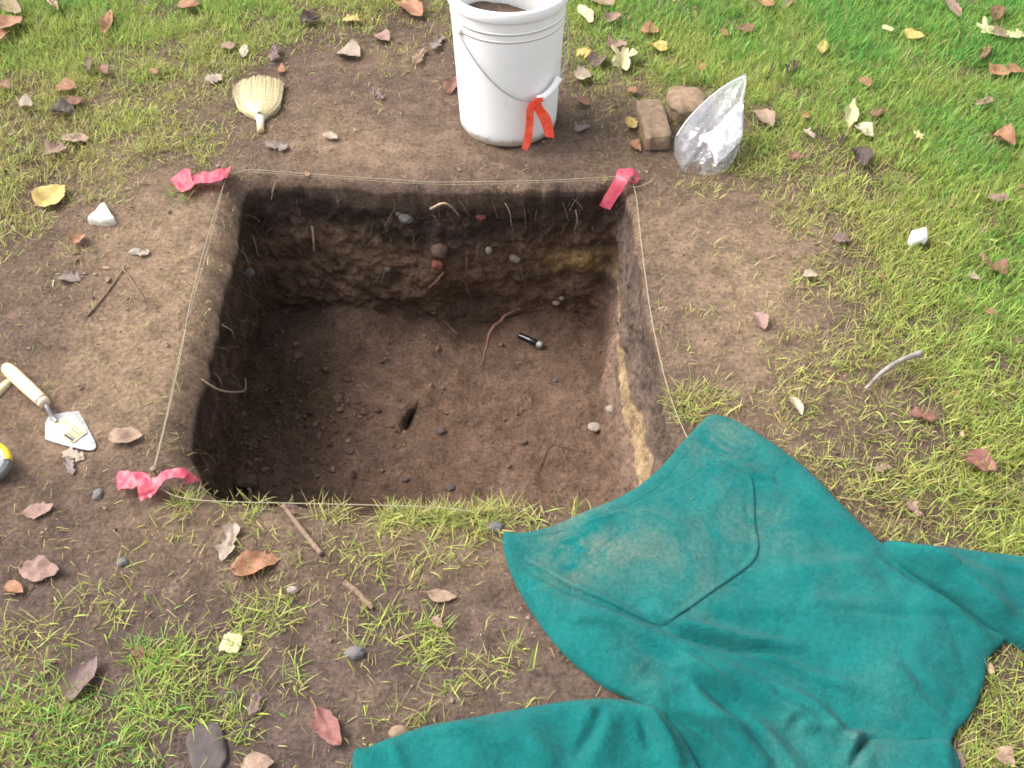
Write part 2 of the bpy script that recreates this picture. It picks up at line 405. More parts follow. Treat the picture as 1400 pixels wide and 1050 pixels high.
# ---- soil colours (dry, moist, strata), with shade painted on the left of the pit
PX, PY = proj(A)
DRY = np.array([0.255, 0.178, 0.118]); MOIST = np.array([0.128, 0.087, 0.066]); MUD = np.array([0.112, 0.080, 0.070])
def blobs(lst):
    r = 0
    for (x, y, sx, sy, h) in lst: r = r + h * np.exp(-((PX - x) / sx) ** 2 - ((PY - y) / sy) ** 2)
    return r
dry = blobs([(210, 400, 110, 150, .9), (150, 520, 130, 90, .5), (260, 330, 60, 80, .5), (1010, 380, 110, 130, .9), (1080, 480, 90, 100, .4), (480, 190, 120, 40, .55), (620, 215, 150, 30, .35), (850, 200, 60, 40, .4),
             (80, 580, 120, 60, .3), (520, 720, 200, 50, .35), (900, 300, 60, 60, .4), (1010, 560, 60, 50, .3), (820, 880, 80, 60, .25), (640, 780, 120, 60, .2), (350, 800, 100, 50, .15)])
dry = np.clip(dry + 0.45 * fbm(A * np.array([6, 6, 6]), 5, 21) + 0.08, 0, 1)[..., None]
mud = sstep(690, 960, PY)[..., None] * 0.8
moist = MOIST * (1 - mud) + MUD * mud
colr = moist * (1 - dry) + DRY * dry
z = A[..., 2]
jit = 0.075 * fbm(A * np.array([5, 5, 4]), 4, 33) + 0.03 * fbm(A * 24, 3, 35)
zz = z + jit
TOP = np.array([0.12, 0.083, 0.060]); DARKA = np.array([0.060, 0.038, 0.031]); BRN = np.array([0.120, 0.076, 0.050]); OCH = np.array([0.26, 0.175, 0.080]); LOW = np.array([0.128, 0.080, 0.056]); PALE = np.array([0.175, 0.117, 0.086])
side_i = np.arange(N)
isR = csm(((side_i >= NS) & (side_i < 2 * NS)).astype(float)[:, None], 4)[:, 0][None, :]
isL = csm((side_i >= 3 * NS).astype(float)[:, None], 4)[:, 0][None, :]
isB = csm((side_i < NS).astype(float)[:, None], 4)[:, 0][None, :]
def lerp(a, b, t): return a * (1 - t[..., None]) + b * t[..., None]
wall = np.broadcast_to(DARKA, A.shape).copy()
wall = lerp(np.broadcast_to(TOP, A.shape), wall, np.broadcast_to(sstep(-0.02, -0.05, zz), z.shape))
wall = lerp(wall, np.broadcast_to(BRN, A.shape), sstep(-0.11, -0.20, zz))
wall = lerp(wall, np.broadcast_to(DARKA * 1.5, A.shape), sstep(-0.26, -0.33, zz) * (1 - isR) * 0.35)
wall = lerp(wall, np.broadcast_to(LOW, A.shape), sstep(-0.30, -0.38, zz))
greyR = np.array([0.128, 0.092, 0.073])
wallR = lerp(np.broadcast_to(greyR, A.shape), np.broadcast_to(PALE * 0.95, A.shape), sstep(-0.29, -0.31, zz))
wall = lerp(wall, wallR, np.broadcast_to(isR, z.shape) * sstep(280, 340, PY))
# ochre lens: back wall to the right, then the thin stripe along the right wall
zo = z + 0.3 * jit
och = (sstep(715, 770, PX) * isB) * sstep(-0.20, -0.225, zo) * sstep(-0.305, -0.275, zo) * sstep(-0.25, 0.2, fbm(A * 28, 4, 51) + 0.16)
och2 = (sstep(370, 500, PX) * (1 - sstep(640, 700, PX)) * isB) * sstep(-0.18, -0.22, zz) * sstep(-0.30, -0.26, zz) * sstep(0.0, 0.5, fbm(A * 24, 4, 53)) * 0.3
zc = -0.268 + 0.008 * fbm(A * 9, 3, 55)
wid = 0.015 + 0.018 * sstep(420, 620, PY) + 0.006 * fbm(A * 30, 3, 57)
ochR = isR * sstep(wid + 0.008, wid - 0.006, np.abs(z - zc) + 0.007 * fbm(A * 55, 3, 58)) * sstep(325, 345, PY)
wall = lerp(wall, np.broadcast_to(OCH * 0.95, A.shape), np.clip(och, 0, 1) * 0.9)
wall = lerp(wall, np.broadcast_to(OCH * 0.6, A.shape), np.clip(och2, 0, 1))
wall = lerp(wall, np.broadcast_to(np.array([0.30, 0.215, 0.120]), A.shape), np.clip(ochR, 0, 1) * 0.9)
wall = lerp(wall, np.broadcast_to(np.array([0.088, 0.054, 0.035]), A.shape), np.broadcast_to(isL, z.shape) * 0.7 * sstep(-0.03, -0.06, zz))  # left wall tinted darker: its shade painted into the soil colour
flo = lerp(np.broadcast_to(LOW, A.shape), np.broadcast_to(PALE * 0.85, A.shape), np.clip(0.35 + 0.7 * fbm(A * 7, 4, 37), 0, 1) * 0.8)
flo = lerp(flo, np.broadcast_to(np.array([0.066, 0.041, 0.026]), A.shape), np.clip(1.1 * np.exp(-((PX - 395) / 75) ** 2 - ((PY - 545) / 75) ** 2) + 0.3 * fbm(A * 18, 3, 39), 0, 1) * 0.8)  # dark patch paints the shade of the left floor corner
flo = lerp(flo, np.broadcast_to(OCH * 0.5, A.shape), np.clip(np.exp(-((PX - 430) / 60) ** 2 - ((PY - 545) / 40) ** 2) * sstep(0, .5, fbm(A * 22, 3, 43)), 0, 1) * 0.6)
ri = np.arange(len(A))
wmix = np.zeros(len(A)); wmix[n_w0:n_f0] = sstep(0.0, 0.05, S); wmix[n_f0:] = 1
fmix = np.zeros(len(A)); fmix[n_w0:n_f0] = sstep(0.76, 1.0, S); fmix[n_f0:] = 1
wall = wall * (1 + (0.5 - 0.25 * isR) * fbm(A * np.array([22, 22, 30]), 4, 47))[..., None]
flo = flo * 1.14
wall = wall * (1 + 0.35 * sstep(-0.12, -0.2, zz) * (1 - isL))[..., None]
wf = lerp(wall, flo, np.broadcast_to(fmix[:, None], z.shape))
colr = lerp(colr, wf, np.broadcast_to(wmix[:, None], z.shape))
colr = np.clip(colr * np.array([0.92, 0.90, 0.885]), 0.008, 0.6)

def ring_object(name, a, b, close=False):
    V = A[a:b].reshape(-1, 3); Cc = colr[a:b].reshape(-1, 3); Nn = nr[a:b].reshape(-1, 3)
    F = [grid_faces(b - a, N, True)]
    if close:
        V = np.vstack([V, A[b - 1].mean(0)]); Cc = np.vstack([Cc, Cc[-1:]]); Nn = np.vstack([Nn, [[0, 0, 1.0]]])
        k = np.arange(N); F.append(np.stack([(b - a - 1) * N + k, (b - a - 1) * N + (k + 1) % N, np.full(N, len(V) - 1)], -1))
    me = big_mesh(name, V, F, dict(soil=Cc)); me.materials.append(M['soil'])
    f0 = me.polygons[len(me.polygons) // 2]
    if (np.array(f0.normal) @ Nn[f0.vertices[0]]) < 0:
        me.flip_normals()
    try: me.normals_split_custom_set_from_vertices([tuple(v) for v in Nn])
    except Exception as e: print('normals', e)
    o = bpy.data.objects.new(name, me); COL.objects.link(o); o['kind'] = 'structure'
    return V, F
n_split = n_w0 + 4
gV, gF = ring_object('ground', 0, n_split + 1)
pV, pF = ring_object('excavation_pit', n_split, len(A), True)
bvV, bvF = join([(gV[n_out * 0:], gF), (pV, pF)])
BVH = BVHTree.FromPolygons([tuple(v) for v in bvV], [tuple(int(i) for i in f) for ff in bvF for f in ff])
def hit(px, py):
    dx, dy, dz = ray(px, py); dv = Vector((float(dx), float(dy), float(dz))).normalized()
    h = BVH.ray_cast(Vector((0, 0, CAM_H)), dv)
    n = h[1]
    if n.dot(dv) > 0: n = -n
    return np.array(h[0]), np.array(n)
def down(x, y):
    h = BVH.ray_cast(Vector((float(x), float(y), 1.0)), Vector((0, 0, -1)))
    return h[0].z if h[0] is not None else 0.0

# ------------------------------------------------------------------ sweatshirt (outline first: the grass keeps clear of it)
TORSO = [(688, 733), (712, 733), (745, 727), (800, 704), (850, 682), (890, 655), (925, 618), (950, 592), (972, 576), (1010, 588), (1060, 620), (1105, 655), (1150, 700), (1185, 735),
         (1208, 752), (1270, 770), (1340, 800), (1386, 850), (1381, 872), (1350, 903), (1341, 945), (1324, 983), (1302, 1008), (1294, 1045), (1290, 1110), (1230, 1180), (1100, 1210),
         (990, 1180), (930, 1100), (890, 1010), (872, 970), (825, 943), (775, 903), (738, 857), (708, 806), (691, 765)]
SLEEVE_L = [(483, 1041), (508, 1028), (540, 1014), (600, 996), (700, 979), (770, 967), (830, 963), (872, 969), (905, 985), (950, 1050), (975, 1120), (940, 1170), (850, 1190), (700, 1190), (590, 1200), (520, 1190), (495, 1130)]
SLEEVE_R = [(1202, 756), (1212, 751), (1260, 757), (1330, 766), (1400, 776), (1480, 790), (1560, 812), (1572, 870), (1555, 950), (1480, 930), (1400, 893), (1345, 868), (1300, 836), (1255, 806), (1215, 778)]
POCKET = [(716, 772), (735, 788), (774, 817), (840, 847), (906, 869), (935, 850), (985, 812), (1032, 772), (1029, 720), (1025, 668), (1000, 655), (972, 646), (940, 668), (880, 694), (815, 718), (750, 745)]
HOOD = [(1160, 1052), (1172, 1030), (1190, 1018), (1240, 1021), (1290, 1020), (1310, 1060), (1300, 1120), (1245, 1190), (1150, 1200), (1115, 1130)]
def outl(px, n=4): return catmull(G(*np.array(px, float).T), n, True)
JO = [outl(TORSO), outl(SLEEVE_L), outl(SLEEVE_R)]

def cloth_mat():
    m, nt, b, o = newmat('teal_fleece')
    n1 = noise(nt, 14, 5, 0.65); n2 = noise(nt, 500, 3, 0.7); n3 = noise(nt, 9, 6, 0.75, dist=0.6); n4 = noise(nt, 130, 4, 0.7)
    c = mix(nt, (0.003, 0.092, 0.088), (0.005, 0.113, 0.106), ramp(nt, n1.outputs[0], [(0.35, g3(0)), (0.65, g3(1))]).outputs[0])
    c = mix(nt, c, ramp(nt, n4.outputs[0], [(0.3, g3(0.82)), (0.7, g3(1.15))]).outputs[0], 1.0, 'MULTIPLY')
    dm = nd(nt, 'ShaderNodeAttribute', attribute_name='dirt')
    dn = ramp(nt, n3.outputs[0], [(0.40, g3(0)), (0.75, g3(1))])
    df = mix(nt, dn.outputs[0], dm.outputs['Color'], 1.0, 'MULTIPLY')
    df = mix(nt, df, ramp(nt, n4.outputs[0], [(0.35, g3(0.35)), (0.65, g3(1))]).outputs[0], 1.0, 'MULTIPLY')
    c = mix(nt, c, (0.21, 0.165, 0.11), df)
    lint = ramp(nt, n2.outputs[0], [(0.78, g3(0)), (0.82, g3(0.5))])
    c = mix(nt, c, (0.12, 0.20, 0.18), lint.outputs[0])
    nt.links.new(c, b.inputs['Base Color']); b.inputs['Roughness'].default_value = 0.95; b.inputs['Specular IOR Level'].default_value = 0.1
    b.inputs['Sheen Weight'].default_value = 0.04; b.inputs['Sheen Roughness'].default_value = 0.5
    n5 = noise(nt, 32, 4, 0.6, dist=0.8); bump(nt, b, [(n5.outputs[0], 0.30, 0.012), (n4.outputs[0], 0.5, 0.003), (n2.outputs[0], 0.8, 0.0018)])
    return m
M['cloth'] = cloth_mat()
M['thread'] = flat_mat('teal_thread', (0.003, 0.070, 0.066), 0.9, 0.3, 300, 0.2)

def seg_field(x, y, line):
    """distance to a polyline, position along it 0..1 and signed side"""
    P = np.stack([x, y], -1); best = np.full(x.shape, 1e9); tt = np.zeros(x.shape); sd = np.zeros(x.shape); n = len(line) - 1
    for i in range(n):
        a, b = line[i][:2], line[i + 1][:2]; ab = b - a; t = np.clip(((P - a) @ ab) / (ab @ ab + 1e-12), 0, 1)
        q = P - (a + t[..., None] * ab); d = np.linalg.norm(q, axis=-1); m = d < best
        best = np.where(m, d, best); tt = np.where(m, (i + t) / n, tt); sd = np.where(m, np.sign(ab[0] * q[..., 1] - ab[1] * q[..., 0]), sd)
    return best, tt, sd
# folds: polyline in the photo, width m, height m, asymmetry
FOLDS = [([(880, 846), (930, 872), (1000, 888), (1095, 906)], 0.020, 0.014, 0.8), ([(925, 872), (1020, 905), (1110, 940), (1190, 968)], 0.012, 0.007, 0.7),
         ([(940, 850), (1060, 846), (1180, 852), (1310, 858)], 0.030, 0.011, 0.3), ([(1085, 850), (1200, 905), (1300, 905)], 0.05, 0.012, 0.0),
         ([(710, 772), (774, 815), (850, 850)], 0.014, 0.006, 0.6), ([(780, 862), (840, 868), (920, 905), (1000, 960)], 0.022, 0.011, 0.6),
         ([(880, 975), (960, 1000), (1040, 1075)], 0.020, 0.013, 0.6), ([(882, 972), (950, 940), (1040, 960), (1120, 1000)], 0.026, 0.012, 0.4),
         ([(1060, 960), (1115, 985), (1140, 1012)], 0.012, 0.009, 0.7), ([(1080, 1000), (1130, 1010), (1165, 1035)], 0.014, 0.012, 0.7), ([(1180, 1010), (1160, 1030), (1172, 1065)], 0.012, 0.014, 0.0),
         ([(1200, 768), (1140, 790), (1060, 800)], 0.024, 0.008, 0.2), ([(975, 640), (1010, 655), (1055, 668)], 0.014, 0.008, 0.5), ([(700, 800), (790, 850), (880, 930)], 0.035, 0.010, 0.0),
         ([(1010, 590), (1090, 660), (1180, 740)], 0.03, 0.007, 0.0), ([(1085, 800), (1160, 800), (1230, 830)], 0.03, 0.008, 0.0), ([(930, 900), (960, 980), (1050, 1060)], 0.022, 0.011, 0.3),
         ([(1180, 900), (1230, 950), (1290, 980)], 0.03, 0.008, 0.0), ([(1130, 940), (1190, 960), (1210, 1010)], 0.025, 0.009, 0.2), ([(960, 1000), (1040, 1020), (1100, 1090)], 0.016, 0.012, 0.5)]
SFOLDS = [([(560, 1010), (660, 1020), (760, 1070)], 0.022, 0.010, 0.4), ([(800, 985), (820, 1020), (790, 1080)], 0.025, 0.012, 0.2), ([(870, 985), (900, 1030), (930, 1100)], 0.02, 0.012, 0.4),
          ([(530, 1018), (545, 1050), (560, 1100)], 0.010, 0.006, 0.3), ([(620, 1000), (640, 1060), (600, 1120)], 0.03, 0.010, 0.0), ([(835, 975), (880, 1000), (930, 1060)], 0.014, 0.010, 0.5), ([(700, 1000), (735, 1040), (760, 1100)], 0.025, 0.008, 0.0),
          ([(1210, 768), (1290, 800), (1400, 840)], 0.026, 0.012, 0.3), ([(1330, 790), (1400, 806), (1500, 830)], 0.018, 0.009, 0.5), ([(1350, 772), (1400, 786), (1480, 806)], 0.010, 0.006, 0.5)]
GROOVES = [([(1203, 770), (1230, 790), (1260, 810), (1300, 838), (1345, 868), (1385, 888)], .010, .020), ([(1228, 792), (1262, 812), (1292, 822)], .016, .010), ([(930, 883), (965, 893), (1007, 901), (1050, 901), (1100, 906)], .007, .012), ([(1000, 899), (1060, 922), (1120, 946), (1172, 962)], .006, .007),
           ([(712, 776), (774, 820), (840, 851), (905, 873)], .006, .006), ([(925, 906), (970, 932), (1030, 962)], .008, .008), ([(1052, 960), (1090, 975), (1122, 1000)], .006, .009), ([(1076, 1012), (1090, 993), (1120, 1008), (1160, 1034)], .007, .012), ([(1160, 1060), (1166, 1038), (1182, 1022)], .007, .016),
           ([(860, 962), (885, 985), (915, 1020), (940, 1070)], .010, .014), ([(975, 645), (1005, 655), (1022, 672)], .006, .006), ([(985, 632), (1020, 648), (1058, 662)], .007, .006), ([(905, 975), (950, 1005), (1010, 1060)], .008, .009), ([(890, 930), (950, 950), (1010, 1000), (1060, 1050)], .009, .009), ([(1100, 852), (1200, 856), (1310, 862)], .008, .006),
           ([(818, 985), (812, 1010), (790, 1050)], .010, .012), ([(845, 972), (870, 995), (885, 1040)], .008, .010), ([(1212, 905), (1260, 960), (1300, 985)], .012, .006), ([(1030, 690), (1060, 720), (1100, 740)], .014, .004)]
def fold_height(x, y, folds):
    z = 0
    for (l, w, h) in GROOVES:
        line = catmull(G(*np.array(l, float).T), 6); d, t, sd = seg_field(x, y, line); env = np.sin(np.clip(t, 0, 1) * math.pi) ** 0.5 * 0.9 + 0.1
        z = z + env * h * (0.55 * np.exp(-((d - 1.6 * w) / (1.9 * w)) ** 2) - 1.1 * np.exp(-(d / w) ** 2))
    for (l, w, h, asym) in folds:
        line = catmull(G(*np.array(l, float).T), 6); d, t, sd = seg_field(x, y, line)
        env = np.sin(np.clip(t, 0, 1) * math.pi) ** 0.6 * 0.85 + 0.15
        ww = np.where(sd > 0, w * 1.25, w * (1 - 0.8 * asym))
        h = h * 1.35
        z = z + h * env * np.exp(-(d / ww) ** 2) - 0.45 * h * asym * env * np.exp(-((d - 1.1 * w * 0.5) / (w * 0.35)) ** 2) * (sd < 0)
    return z
def torso_h(x, y):
    d, _ = sdist(x, y, JO[0])
    t = np.clip(d / 0.014, 0, 1); prof = np.sqrt(np.clip(1 - (1 - t) ** 2, 0, 1))
    p = P3(x, y)
    h = 0.011 * prof + (fold_height(x, y, FOLDS) + 0.011 * fbm(p * 5, 3, 101) + 0.004 * fbm(p * 13, 2, 103)) * sstep(0, 0.03, d)
    return np.maximum(h, 0.001 + 0.010 * prof)
def cloth_patch(name, out, hfun, parent, mat, res=0.006, base=None, dirt=None):
    o2 = resample(out[:, :2], int(np.linalg.norm(np.diff(np.vstack([out[:, :2], out[:1, :2]]), axis=0), axis=1).sum() / (res * 0.8)), True)
    tn = np.roll(o2, -1, 0) - np.roll(o2, 1, 0); nn = np.stack([-tn[:, 1], tn[:, 0]], -1); nn /= np.linalg.norm(nn, axis=1)[:, None] + 1e-12
    tst = inpoly(o2[:, 0] + nn[:, 0] * 0.001, o2[:, 1] + nn[:, 1] * 0.001, o2)
    if tst.mean() < 0.5: nn = -nn
    pts = [o2]; lim = [0.0, 0.0012, 0.003, 0.0056, 0.0095]
    for dist in lim[1:]:
        q = o2 + nn * dist; d, _ = sdist(q[:, 0], q[:, 1], o2); pts.append(q[d > dist * 0.9])
    lo = o2.min(0); hi = o2.max(0); X, Y = np.meshgrid(np.arange(lo[0], hi[0], res), np.arange(lo[1], hi[1], res)); X = X + (np.arange(X.shape[0]) % 2)[:, None] * res / 2
    d, _ = sdist(X, Y, o2); k = d > 0.0125; pts.append(np.stack([X[k], Y[k]], -1))
    P_ = np.vstack(pts); nb_ = len(o2)
    vs, es, fs = delaunay_2d_cdt([tuple(p) for p in P_], [(i, (i + 1) % nb_) for i in range(nb_)], [], 0, 1e-7)[:3]
    vs = np.array([tuple(v) for v in vs]); fs = np.array([f for f in fs if len(f) == 3]); c_ = vs[fs].mean(1); fs = fs[inpoly(c_[:, 0], c_[:, 1], o2)]
    d, _ = sdist(vs[:, 0], vs[:, 1], o2); Z = hfun(vs[:, 0], vs[:, 1]); Z = np.where(d < 0.0004, base(vs[:, 0], vs[:, 1]) - 0.004, Z)
    V = np.column_stack([vs, Z]); dr = np.zeros((len(V), 3)) + 0.02
    if dirt is not None: dr[:] = dirt(V[:, 0], V[:, 1])[:, None]
    a_, b_, c_ = V[fs[:, 0]], V[fs[:, 1]], V[fs[:, 2]]; fl = np.cross(b_ - a_, c_ - a_)[:, 2] < 0; fs[fl] = fs[fl][:, ::-1]
    return obj(name, V, [fs], mat, parent, cols=dict(dirt=dr))
def low(x, y): return 0.010 + 0.6 * gz(x, y)
def dirtf(x, y):
    px, py = proj(P3(x, y, 0.02)); r = 0.03
    for (a, b, s, h) in [(800, 740, 60, .9), (770, 770, 40, .7), (1000, 600, 50, .6), (985, 605, 25, .6), (880, 745, 60, .5), (1130, 770, 60, .25), (1045, 715, 40, .4), (970, 760, 50, .35), (940, 840, 50, .3), (1165, 1030, 40, .5), (1060, 1020, 50, .3), (880, 920, 40, .35), (1000, 690, 80, .2), (1200, 960, 60, .15)]:
        r = r + 0.85 * h * np.exp(-((px - a) / s) ** 2 - ((py - b) / s) ** 2)
    return np.clip(r, 0, 1)
swo = G(1040, 830)
sweat = thing('sweatshirt', swo, 'teal hooded sweatshirt spread on the ground over the front right pit corner', 'sweatshirt')
cloth_patch('torso', JO[0], lambda x, y: low(x, y) + torso_h(x, y), sweat, M['cloth'], 0.0052, low, dirtf)
def sl_h(k, T, R):
    def f(x, y):
        d, _ = sdist(x, y, JO[k]); t = np.clip(d / R, 0, 1); prof = np.sqrt(np.clip(1 - (1 - t) ** 2, 0, 1))
        ins, _ = sdist(x, y, JO[0]); under = np.where(ins > 0, torso_h(x, y) * 0.75 * sstep(0, 0.04, ins), 0)
        return low(x, y) + under + np.maximum(T * prof + (fold_height(x, y, SFOLDS) + 0.006 * fbm(P3(x, y) * 9, 3, 111)) * sstep(0, 0.03, d), 0.002 + 0.012 * prof)
    return f
def sl_base(k):
    def f(x, y):
        ins, _ = sdist(x, y, JO[0]); return low(x, y) + np.where(ins > 0, torso_h(x, y) * 0.8 * sstep(0, 0.04, ins), 0)
    return f
cloth_patch('sleeve', JO[1], sl_h(1, 0.030, 0.030), sweat, M['cloth'], 0.0052, sl_base(1), dirtf)
cloth_patch('sleeve', JO[2], sl_h(2, 0.032, 0.020), sweat, M['cloth'], 0.0052, sl_base(2), dirtf)
PO = outl(POCKET, 4)
def pk(x, y):
    d, _ = sdist(x, y, PO); t = np.clip(d / 0.004, 0, 1)
    groove = 0.0016 * np.exp(-((d - 0.008) / 0.0016) ** 2) + 0.0016 * np.exp(-((d - 0.014) / 0.0016) ** 2)
    return low(x, y) + torso_h(x, y) + 0.0042 * np.sqrt(np.clip(1 - (1 - t) ** 2, 0, 1)) + 0.004 * sstep(0, 0.1, d) - groove
cloth_patch('pocket', PO, pk, sweat, M['cloth'], 0.0045, lambda x, y: low(x, y) + torso_h(x, y) + 0.003, dirtf)
HO = outl(HOOD, 4)
def hd(x, y):
    d, _ = sdist(x, y, HO); t = np.clip(d / 0.03, 0, 1)
    return low(x, y) + torso_h(x, y) * 0.8 + 0.022 * np.sqrt(np.clip(1 - (1 - t) ** 2, 0, 1)) + 0.008 * fbm(P3(x, y) * 14, 3, 121) * sstep(0, .03, d)
cloth_patch('hood', HO, hd, sweat, M['cloth'], 0.0052, lambda x, y: low(x, y) + torso_h(x, y) * 0.8, dirtf)
def on_torso(l, lift, n=10):
    c = catmull(G(*np.array(l, float).T, 0.03), n); c[:, 2] = low(c[:, 0], c[:, 1]) + torso_h(c[:, 0], c[:, 1]) + lift; return c
for l in ([(1204, 756), (1222, 785), (1262, 826), (1308, 868)], [(1330, 852), (1342, 868), (1352, 892)], [(872, 972), (905, 1000), (930, 1040), (948, 1090)], [(697, 738), (705, 770), (720, 806), (750, 852)], [(715, 730), (800, 713), (890, 668), (935, 620), (962, 590)]):
    c = on_torso(l, -0.0002)
    V, F = tube(c, 0.0007, 5); obj('seam', V, F, M['thread'], sweat)

# ------------------------------------------------------------------ bucket
BC = G(695, 163); BC[2] = down(BC[0], BC[1]) - 0.004
m, nt, b, o = newmat('white_bucket_plastic')
n1 = noise(nt, 9, 5, 0.7); n2 = noise(nt, 60, 5, 0.7)
tcz = nd(nt, 'ShaderNodeSeparateXYZ'); nt.links.new(nd(nt, 'ShaderNodeTexCoord').outputs['Object'], tcz.inputs[0])
c = mix(nt, (0.83, 0.83, 0.81), (0.76, 0.745, 0.69), ramp(nt, n1.outputs[0], [(0.5, g3(0)), (0.75, g3(0.6))]).outputs[0])
am = nd(nt, 'ShaderNodeMath', operation='MULTIPLY_ADD'); nt.links.new(n2.outputs[0], am.inputs[0]); am.inputs[1].default_value = -0.035; nt.links.new(tcz.outputs[2], am.inputs[2])
grime = ramp(nt, am.outputs[0], [(0.0, g3(0.85)), (0.012, g3(0.0))])
c = mix(nt, c, (0.30, 0.25, 0.18), grime.outputs[0])
mpk = nd(nt, 'ShaderNodeMapping'); mpk.inputs['Scale'].default_value = (1.0, 1.0, 0.28); nt.links.new(nd(nt, 'ShaderNodeTexCoord').outputs['Object'], mpk.inputs[0])
n6 = noise(nt, 26, 6, 0.75, mpk.outputs[0], 0.6); n7 = noise(nt, 190, 3, 0.7)
c = mix(nt, c, (0.42, 0.36, 0.27), ramp(nt, n6.outputs[0], [(0.61, g3(0)), (0.74, g3(0.45))]).outputs[0])
c = mix(nt, c, (0.35, 0.29, 0.21), ramp(nt, n7.outputs[0], [(0.70, g3(0)), (0.74, g3(0.5))]).outputs[0])
nt.links.new(c, b.inputs['Base Color']); b.inputs['Roughness'].default_value = 0.42; b.inputs['Subsurface Weight'].default_value = 0.0
M['bucket'] = m
M['tape_red'] = flat_mat('red_flagging_tape', (0.85, 0.10, 0.055), 0.5, 0.12, 40, 0.1)
bk = thing('bucket', BC, 'white plastic bucket holding soil, standing behind the pit', 'bucket')
def tl(): return rotz(0)
BH, R0, R1 = 0.370, 0.127, 0.141
prof = [(0.0, 0.003), (R0 - 0.012, 0.003), (R0 - 0.004, 0.005), (R0, 0.012)] + [(R0 + (R1 - R0) * t, 0.012 + (BH - 0.03) * t) for t in np.linspace(0.1, 1, 10)] + [(R1 + 0.001, BH), (R1 - 0.001, BH + 0.003), (R1 - 0.0035, BH)] + [(R0 - 0.004 + (R1 - R0) * t, 0.02 + (BH - 0.03) * t) for t in np.linspace(1, 0, 8)] + [(0.0, 0.02)]
V, F = lathe(prof, 96, BC); obj('body', V, F, M['bucket'], bk)
def rr(zv): return R0 + (R1 - R0) * zv / BH
rims = []
for (z0, z1, e) in [(BH - 0.02, BH + 0.005, 0.0075), (BH - 0.052, BH - 0.048, 0.0022), (BH - 0.072, BH - 0.068, 0.0012)]:
    rims.append(lathe([(rr(z0) - 0.001, z0 - 0.003), (rr(z0) + e * 0.8, z0 - 0.001), (rr(z0) + e, z0 + 0.002), (rr(z1) + e, z1 - 0.002), (rr(z1) + e * 0.7, z1 + 0.001), (rr(z1) - 0.001, z1 + 0.0015)], 96, BC))
V, F = join(rims); obj('collar', V, F, M['bucket'], bk)
a0, a1 = math.radians(-146), math.radians(22)
def wallp(a, zv, e=0.004): return BC + np.array([math.cos(a) * (rr(zv) + e), math.sin(a) * (rr(zv) + e), zv])
for a in (a0, a1):
    dirv = np.array([math.cos(a), math.sin(a), 0]); zl = BH - 0.066
    V, F = tube([wallp(a, zl, e) for e in (-0.002, 0.006, 0.009, 0.0095)], np.array([0.012, 0.012, 0.010, 0.004]), 16); obj('lug', V, F, M['bucket'], bk)
hp = []
for u in np.linspace(0, 1, 60):
    a = a0 + (a1 - a0) * u; zv = BH - 0.066 - 0.158 * math.sin(math.pi * u) ** 1.25
    hp.append(wallp(a, zv, 0.009 + 0.008 * math.sin(math.pi * u)))
hp = np.array(hp)
V, F = tube(hp, 0.0019, 8); hdl = obj('handle', V, F, M['wire'], bk)
i0, i1 = 30, 41
V, F = tube(resample(hp[i0:i1], 14), 0.0085 + 0.0012 * np.array([1, 1, 0, 0, 0, 0, 0, 0, 0, 0, 0, 0, 1, 1.0]), 14); obj('grip', V, F, M['bucket'], hdl)
# soil lying in the bucket
xs = np.linspace(0, 1, 24); a = np.linspace(0, 2 * math.pi, 64, endpoint=False)
Rr, Aa = np.meshgrid(xs, a, indexing='ij'); Xs = Rr * np.cos(Aa) * (R1 - 0.013); Ys = Rr * np.sin(Aa) * (R1 - 0.013)
Zs = BH - 0.105 - 0.25 * Xs + 0.02 * (1 - Rr) + 0.012 * fbm(P3(Xs * 30, Ys * 30), 4, 131) * (1 - 0.5 * Rr)
V = np.stack([Xs, Ys, Zs], -1).reshape(-1, 3) + BC
col0 = np.tile([0.16, 0.11, 0.08], (len(V), 1))
tag(obj('bucket_soil', V, [grid_faces(24, 64, True)], M['soil'], cols=dict(soil=col0), origin=BC + np.array([0, 0, BH - 0.15])), 'loose brown soil heaped inside the white bucket', 'soil')

# ------------------------------------------------------------------ ribbons (flagging tape)
def ribbon(sections, n=8, crumple=0.003, across=7, seed=0, posf=None):
    S_ = np.array(sections, float)
    L = np.array([posf(*s) if posf else G(s[0], s[1], s[4]) for s in S_]); Rr = np.array([posf(s[2], s[3], s[2], s[3], s[4]) if posf else G(s[2], s[3], s[5] if len(s) > 5 else s[4]) for s in S_])
    L = catmull(L, n); Rr = catmull(Rr, n); w = np.linspace(0, 1, across)[None, :, None]
    V = L[:, None] * (1 - w) + Rr[:, None] * w
    nz = fbm(V * 45, 3, 200 + seed); V[..., 2] += crumple * nz + crumple * 0.6 * fbm(V * 120, 2, 220 + seed)
    return V.reshape(-1, 3), [grid_faces(len(L), across)]
def tape_mat(name, c1, c2):
    m, nt, b, o = newmat(name); n = noise(nt, 45, 4, 0.6)
    c = mix(nt, c1, c2, ramp(nt, n.outputs[0], [(0.35, g3(0)), (0.65, g3(1))]).outputs[0])
    nt.links.new(c, b.inputs['Base Color']); b.inputs['Roughness'].default_value = 0.42
    t = nd(nt, 'ShaderNodeBsdfTranslucent'); nt.links.new(c, t.inputs[0]); s = nd(nt, 'ShaderNodeMixShader'); s.inputs[0].default_value = 0.35
    nt.links.new(b.outputs[0], s.inputs[1]); nt.links.new(t.outputs[0], s.inputs[2]); nt.links.new(s.outputs[0], o.inputs[0])
    return m
M['tape_pink'] = tape_mat('pink_flagging_tape', (0.50, 0.045, 0.085), (0.58, 0.13, 0.17))
